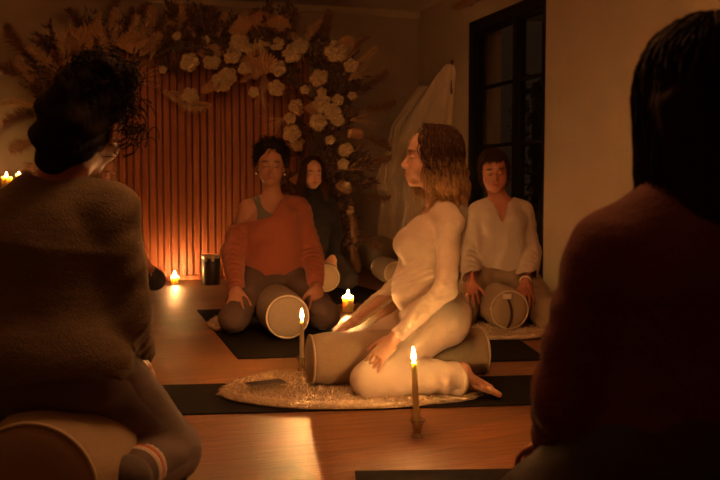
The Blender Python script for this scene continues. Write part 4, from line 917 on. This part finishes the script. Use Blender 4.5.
# ---------------------------------------------------------------- bolsters
def bol_mat(name, c1, c2): return fabric(name, c1, c2, 220, .5, .002, fold=.12, foldscale=(7, 7, 7))
M['bol'] = bol_mat('khaki_canvas', (.34, .26, .165, 1), (.41, .32, .21, 1)); M['bol_d'] = bol_mat('grey_canvas', (.25, .205, .145, 1), (.31, .255, .18, 1))
M['pipe'] = simple('cream_piping', (.62, .53, .40, 1), .8); M['tagw'] = simple('label_cloth', (.7, .62, .5, 1), .8)
def bolster(c, d, L, r, lab, mat='bol', tagside=None, group='round yoga bolsters', z=None, z0=.006, squash=1):
    ang = math.atan2(d[1], d[0]); root = empty('bolster', (c[0], c[1], z0), ang); tag(root, lab, 'bolster', group)
    m = MB(); n = 40; prof = [(-L / 2 - .014, .02), (-L / 2 - .013, r * .45), (-L / 2 - .010, r * .75), (-L / 2, r * .87)]
    prof += [(-L / 2 + .02, r * .91), (-L / 2 + .06, r * .96), (-L / 2 + .13, r * .99), (0, r), (L / 2 - .13, r * .99), (L / 2 - .06, r * .96), (L / 2 - .02, r * .91)] + [(-x, q) for x, q in prof[::-1]]
    vs = [(x, q * math.cos(2 * PI * k / n), r * squash + squash * q * math.sin(2 * PI * k / n)) for x, q in prof for k in range(n)]
    fs = [(j * n + k, j * n + (k + 1) % n, (j + 1) * n + (k + 1) % n, (j + 1) * n + k) for j in range(len(prof) - 1) for k in range(n)] + [tuple(range(n - 1, -1, -1)), tuple(range((len(prof) - 1) * n, len(prof) * n))]
    m.add(vs, fs); recalc(m.build('cover', M[mat], root, smooth=True))
    for sx in (-1, 1):
        q = MB(); q.tube([(sx * (L / 2 + .001), r * .88 * math.cos(t), r * squash + squash * r * .88 * math.sin(t)) for t in np.linspace(0, 2 * PI, 49)], .0048, 7, False); q.build('piping', M['pipe'], root, smooth=True)
    # carrying handle stitched down the length of the cover
    if tagside is not None:
        q = MB(); y = tagside
        pts = [(L / 2 + .017, y + .012 * math.sin(t * 3), r * squash + r * squash * (-.95 + 1.75 * t) * 1.0) for t in np.linspace(0, 1, 14)]
        for a, b in zip(pts[:-1], pts[1:]): q.box(L / 2 + .012, L / 2 + .020, min(a[1], b[1]) - .012, max(a[1], b[1]) + .012, a[2], b[2] + .001)
        q.build('handle_strap', M['bol_d'], root); q = MB(); q.box(L / 2 + .012, L / 2 + .023, y + .015, y + .055, r * 1.55, r * 1.78, .002); q.build('brand_tag', M['tagw'], root)
    return root
bolster((.155, 3.63), (1, .24), .72, .108, 'khaki bolster with pale piping straddled by the kneeling woman in cream', tagside=None, z0=.03)
bolster((-.465, 5.06), (-.24, .97), .68, .128, 'grey khaki bolster between the knees of the woman in the rust jumper', mat='bol_d')
bolster((.79, 5.22), (-.10, .99), .62, .118, 'khaki bolster with a small tag under the woman in the white v-neck top', z0=.028).scale = (1, 1, 1)
bolster((-.30, 7.12), (-.15, .98), .55, .115, 'khaki bolster under the woman in black at the back')
o = bolster((-.705, 2.215), (-.03, -.99), .60, .165, 'thick khaki bolster under the woman seen from behind on the left')
bolster((.535, 1.30), (.0, 1), .62, .14, 'thick bolster under the long-haired woman seen from behind on the right')
bolster((-1.85, 6.85), (.6, -.7), .58, .11, 'khaki bolster under the grey-haired woman')
bolster((.24, 7.55), (-.2, .98), .50, .105, 'spare bolster on the floor below the hanging muslin cloth')
# tag and strap on the bolster facing the room under the white-topped woman
tb = [x for x in bpy.data.objects if x.get('label', '').startswith('khaki bolster with a small tag')][0]
q = MB(); L, r = .62, .118
for t0, t1 in zip(np.linspace(0, 1, 15)[:-1], np.linspace(0, 1, 15)[1:]):
    f = lambda t: .012 - .02 * math.sin(t * 3.1); xo = -L / 2 - .002 - .014 * min(1, (1 - abs(.15 + 1.35 * t0 - 1)) * 3)
    q.add([(xo, f(t0) - .007, r * (.15 + 1.35 * t0)), (xo, f(t0) + .007, r * (.15 + 1.35 * t0)), (xo, f(t1) + .007, r * (.15 + 1.35 * t1)), (xo, f(t1) - .007, r * (.15 + 1.35 * t1))], [(0, 1, 2, 3)])
s = q.build('handle_strap', simple('dark_strap', (.06, .035, .02, 1), .8), tb); s.modifiers.new('s', 'SOLIDIFY').thickness = .002
q = MB(); q.box(-L / 2 - .022, -L / 2 - .012, -.005, .042, r * 1.52, r * 1.76, .002); q.build('sewn_tag', M['tagw'], tb)
# soft things stacked against the far wall
pv = surf([(Ell((0, 0, .17), (.24, .2, .17)), .02, '+')], .012, 0, clip=lambda x, y, z: .0 - z + 0 * x + 0 * y, disp=lump(.012, 12, 3)); p = at(380, 262, 8.6)
tag(mesh_np('floor_cushion', pv[0], pv[1], M['bol_d'], None, (p.x, p.y, .0)), 'round khaki floor cushion against the far wall beside the flower arch', 'cushion')

# ---------------------------------------------------------------- people
P = {}
place(woman_cream(), .30, 3.62, (-1, -.05), 'person with wavy light-tipped bob in a fitted cream top, kneeling in profile over a bolster')
place(woman_rust(), -.51, 5.28, (.20, -.98), 'person with dark curly hair in an off-shoulder rust jumper kneeling with closed eyes')
place(woman_white(), .84, 5.36, (-.10, -.99), 'person with short dark fringe in a loose off-white v-neck top kneeling by the glass door')
place(woman_black(), -.385, 7.25, (.15, -.98), 'person with long dark hair in a black roll-neck jumper kneeling behind the rust jumper')
place(woman_grey(), -1.98, 6.95, (.75, -.66), 'person with short grey hair in a pale top, half hidden behind the left foreground figure')
place(woman_oat(), -.735, 2.12, (.12, .99), 'person seen from behind with dark curly updo and oatmeal knitted jumper on the left')
place(woman_maroon(), .535, 1.42, (-.05, .99), 'person seen from behind with long dark hair and a maroon jumper on the right')

# ---------------------------------------------------------------- candles
def wax_mat(name, col, t=.5, sss=0):
    a = NT(name); a.b.inputs['Base Color'].default_value = col; a.b.inputs['Roughness'].default_value = .4
    a.b.inputs['Subsurface Weight'].default_value = sss; a.b.inputs['Subsurface Radius'].default_value = (1, .8, .5); a.b.inputs['Subsurface Scale'].default_value = .03
    tr = a.new('ShaderNodeBsdfTranslucent'); tr.inputs[0].default_value = col; mx = a.new('ShaderNodeMixShader'); mx.inputs[0].default_value = t
    a.link(a.b.outputs[0], mx.inputs[1]); a.link(tr.outputs[0], mx.inputs[2]); a.link(mx.outputs[0], a.out.inputs[0]); return a.m
M['wax'] = wax_mat('ivory_wax', (.95, .84, .58, 1), .45, 1); M['wax_t'] = wax_mat('taper_wax', (.96, .86, .62, 1), .05, 1); M['wax_y'] = wax_mat('beeswax', (.95, .74, .34, 1), .05, 1)
def emit(name, col, s):
    m = bpy.data.materials.new(name); m.use_nodes = True; n = m.node_tree.nodes; n.remove(n['Principled BSDF']); e = n.new('ShaderNodeEmission'); e.inputs[0].default_value = col
    lw = n.new('ShaderNodeLayerWeight'); lw.inputs[0].default_value = .5; mr = n.new('ShaderNodeMapRange'); mr.inputs[3].default_value = s; mr.inputs[4].default_value = 1.2
    mr.interpolation_type = 'SMOOTHSTEP'; m.node_tree.links.new(lw.outputs['Facing'], mr.inputs[0]); m.node_tree.links.new(mr.outputs[0], e.inputs[1])
    m.node_tree.links.new(e.outputs[0], n['Material Output'].inputs[0]); return m
FL = (1, .42, .125, 1)
def flame(parent, z, s, power, w=.0078, h=.046):
    m = MB(); prof = [(.0015, 0), (w * .7, .006 * s), (w, .013 * s), (w * .8, .020 * s), (w * .42, h * .82 * s), (.0006, h * s)]
    m.lathe([(r * s, q) for r, q in prof], 14, (0, 0, z)); m.build('flame', emit('candle_flame', FL, power), parent, smooth=True)
    m = MB(); m.tube([(0, 0, z - .012), (0, 0, z + .002)], .001, 6); m.build('wick', simple('wick', (.03, .02, .015, 1), .9), parent)
M['clear'] = glass_mat('clear_glass', 1.4, .14)
def taper(x, y, H, label, tilt=0, power=900):
    root = empty('taper_candle', (x, y, .016)); tag(root, label, 'candle', 'tall taper candles'); root.rotation_euler = (0, tilt, 0)
    m = MB(); m.lathe([(.0105, 0), (.0112, .02), (.0102, H * .6), (.0092, H - .006), (.0080, H - .001), (.003, H - .002)], 20); m.build('wax_body', M['wax_y' if tilt else 'wax_t'], root, smooth=True)
    flame(root, H + .004, 1.0, power)
    hd = MB(); hd.lathe([(.004, .001), (.020, .0), (.022, .004), (.012, .010), (.010, .022), (.013, .03), (.0125, .040), (.020, .052), (.0265, .060), (.028, .058), (.022, .048), (.0155, .038), (.0155, .030), (.0125, .022), (.0125, .014)], 28, close=False)
    h2 = recalc(hd.build('candle_holder', M['clear'], None, (x, y, 0), smooth=True)); tag(h2, ('small clear glass holder with flared rim under the front tilted taper' if tilt else 'small clear glass holder under the straight taper beside the bolster'), 'candle holder', 'glass candle holders'); return root
PW = 900
a_ = fl(417.5, 437); taper(a_.x, a_.y, .235, 'yellow taper candle leaning slightly, burning in front of the kneeling woman in cream', -.055, PW * .85)
b_ = fl(302, 370); taper(b_.x, b_.y, .212, 'ivory taper candle burning on the floor left of the kneeling woman in cream', 0, PW * 1.7)
def pillar(x, y, z, r, H, label, power, s=1.0, group='short pillar candles'):
    root = empty('pillar_candle', (x, y, z)); tag(root, label, 'candle', group)
    m = MB(); m.lathe([(r * .97, 0), (r, .004), (r, H - .008), (r * .95, H - .001), (r * .90, H), (r * .86, H - .004), (r * .82, H - .012), (r * .60, H - .015), (.0015, H - .016)], 32); m.build('wax_body', M['wax'], root, smooth=True)
    flame(root, H - .012, s, power); return root
c_ = fl(348, 311.5); pillar(c_.x, c_.y, 0, .036, .105, 'ivory pillar candle on the floor behind the kneeling woman in cream', PW * 2.6, 1.1)
d_ = fl(175, 284); pillar(d_.x, d_.y, 0, .032, .068, 'small pillar candle burning on the floor before the slatted backdrop', PW * 1.5, 1.1)
# console with two candles at the far left
M['console'] = simple('dark_console', (.06, .03, .018, 1), .5)
cp = at(0, 189, 7.6); cz = cp.z
ct = empty('console_table', (cp.x - .15, cp.y + .1, 0), RZ); tag(ct, 'low dark wooden console against the back wall carrying two lit candles', 'console')
m = MB(); m.box(-.6, .47, -.2, .2, cz - .03, cz, .004); m.build('table_top', M['console'], ct)
for sx in (-.55, .42):
    for sy in (-.16, .16):
        m = MB(); m.box(sx - .02, sx + .02, sy - .02, sy + .02, 0, cz - .03); m.build('leg', M['console'], ct)
m = MB(); m.box(-.57, .44, -.17, .17, .35, cz - .05); m.build('cabinet', M['console'], ct)
e_ = at(7, 196, 7.55); pillar(e_.x, e_.y, cz, .044, .105, 'wide pillar candle burning on the dark console, at the photo\'s left edge', PW * .8, 1.0, 'pillar candles on the console')
f_ = at(19.5, 196, 7.58); pillar(f_.x, f_.y, cz, .026, .125, 'narrow dim pillar candle on the dark console behind the oatmeal jumper\'s shoulder', PW * .15, .7, 'pillar candles on the console')

# ---------------------------------------------------------------- small things
g_ = fl(211, 284.5); root = empty('storage_canister', (g_.x, g_.y, 0)); tag(root, 'dark cylindrical canister with a steel lid on the floor by the slatted backdrop', 'canister')
m = MB(); m.lathe([(.072, 0), (.077, .005), (.077, .215), (.074, .222)], 32); m.build('tin_body', simple('dark_tin', (.03, .028, .022, 1), .35, .3), root, smooth=True)
m = MB(); m.lathe([(.074, .222), (.079, .224), (.079, .244), (.074, .248), (.002, .249)], 32); m.build('lid', simple('steel', (.6, .55, .48, 1), .4, .35), root, smooth=True)
m = MB()
for s_ in (-.03, .03): m.box(s_ - .012, s_ + .012, -.084, -.070, .20, .246, .002)
m.build('clasp', simple('steel_clasp', (.65, .6, .5, 1), .35, .3), root)
tw = MB(); h_ = fl(183, 281); tw.tube([(0, 0, .004), (.015, 0, .05), (.0, .02, .10), (-.02, .02, .15)], [.003, .003, .002, .001], 5); tw.tube([(.015, 0, .05), (.03, 0, .02), (.02, -.01, .004)], .002, 5)
tag(tw.build('dry_twig', M['stalk'], None, (h_.x, h_.y + .03, 0), smooth=True), 'thin curved dry twig standing beside the small candle at the backdrop', 'twig')
i_ = fl(266, 397); ph = empty('mobile_phone', (i_.x, i_.y, .052), math.radians(14)); tag(ph, 'dark mobile phone lying face up on the cream sheepskin rug', 'phone'); ph.rotation_euler = (math.radians(0), 0, math.radians(30))
m = MB(); m.box(-.076, .076, -.036, .036, 0, .007, .003); m.build('case', simple('phone_case', (.35, .30, .25, 1), .3, .6), ph)
m = MB(); m.box(-.072, .072, -.033, .033, .007, .0077); m.build('screen', simple('phone_screen', (.01, .01, .01, 1), .35), ph)

# ---------------------------------------------------------------- light, camera
def lamp(name, kind, loc, power, col, size=None, rot_=None):
    l = bpy.data.lights.new(name, kind); l.energy = power; l.color = col; o = bpy.data.objects.new(name, l); COL.objects.link(o); o.location = loc
    if kind == 'AREA': l.shape = 'DISK'; l.size = size
    elif size: l.shadow_soft_size = size
    if rot_: o.rotation_euler = rot_
    return o
WARM = (1, .37, .115)
lamp('front_fill', 'POINT', (.02, 2.2, 1.75), 8.5, WARM, .22)  # unseen fill lamp added for frontal light on the candles and kneeling woman
lamp('ceiling_glow', 'AREA', (-.2, 2.75, 2.5), 3.0, WARM, .7)
lamp('room_glow', 'POINT', (-1.3, 5.2, 2.1), 3.2, WARM, .25)
w = bpy.data.worlds.new('night'); bpy.context.scene.world = w; w.use_nodes = True; w.node_tree.nodes['Background'].inputs[0].default_value = (1, .5, .25, 1); w.node_tree.nodes['Background'].inputs[1].default_value = .004
cam = bpy.data.cameras.new('camera'); co = bpy.data.objects.new('camera', cam); COL.objects.link(co); co.location = (0, 0, CH); co.rotation_euler = (PI / 2 - TILT, 0, 0)
cam.lens = 45; cam.sensor_width = 36; cam.dof.use_dof = True; cam.dof.focus_distance = 3.55; cam.dof.aperture_fstop = 5.0; cam.clip_start = .05
sc = bpy.context.scene; sc.camera = co
sc.view_settings.view_transform = 'Standard'; sc.view_settings.look = 'None'; sc.view_settings.exposure = 1.6; sc.view_settings.gamma = 1
sc.cycles.use_denoising = True; sc.cycles.max_bounces = 8; sc.cycles.sample_clamp_indirect = 3; sc.cycles.caustics_reflective = False; sc.cycles.caustics_refractive = False
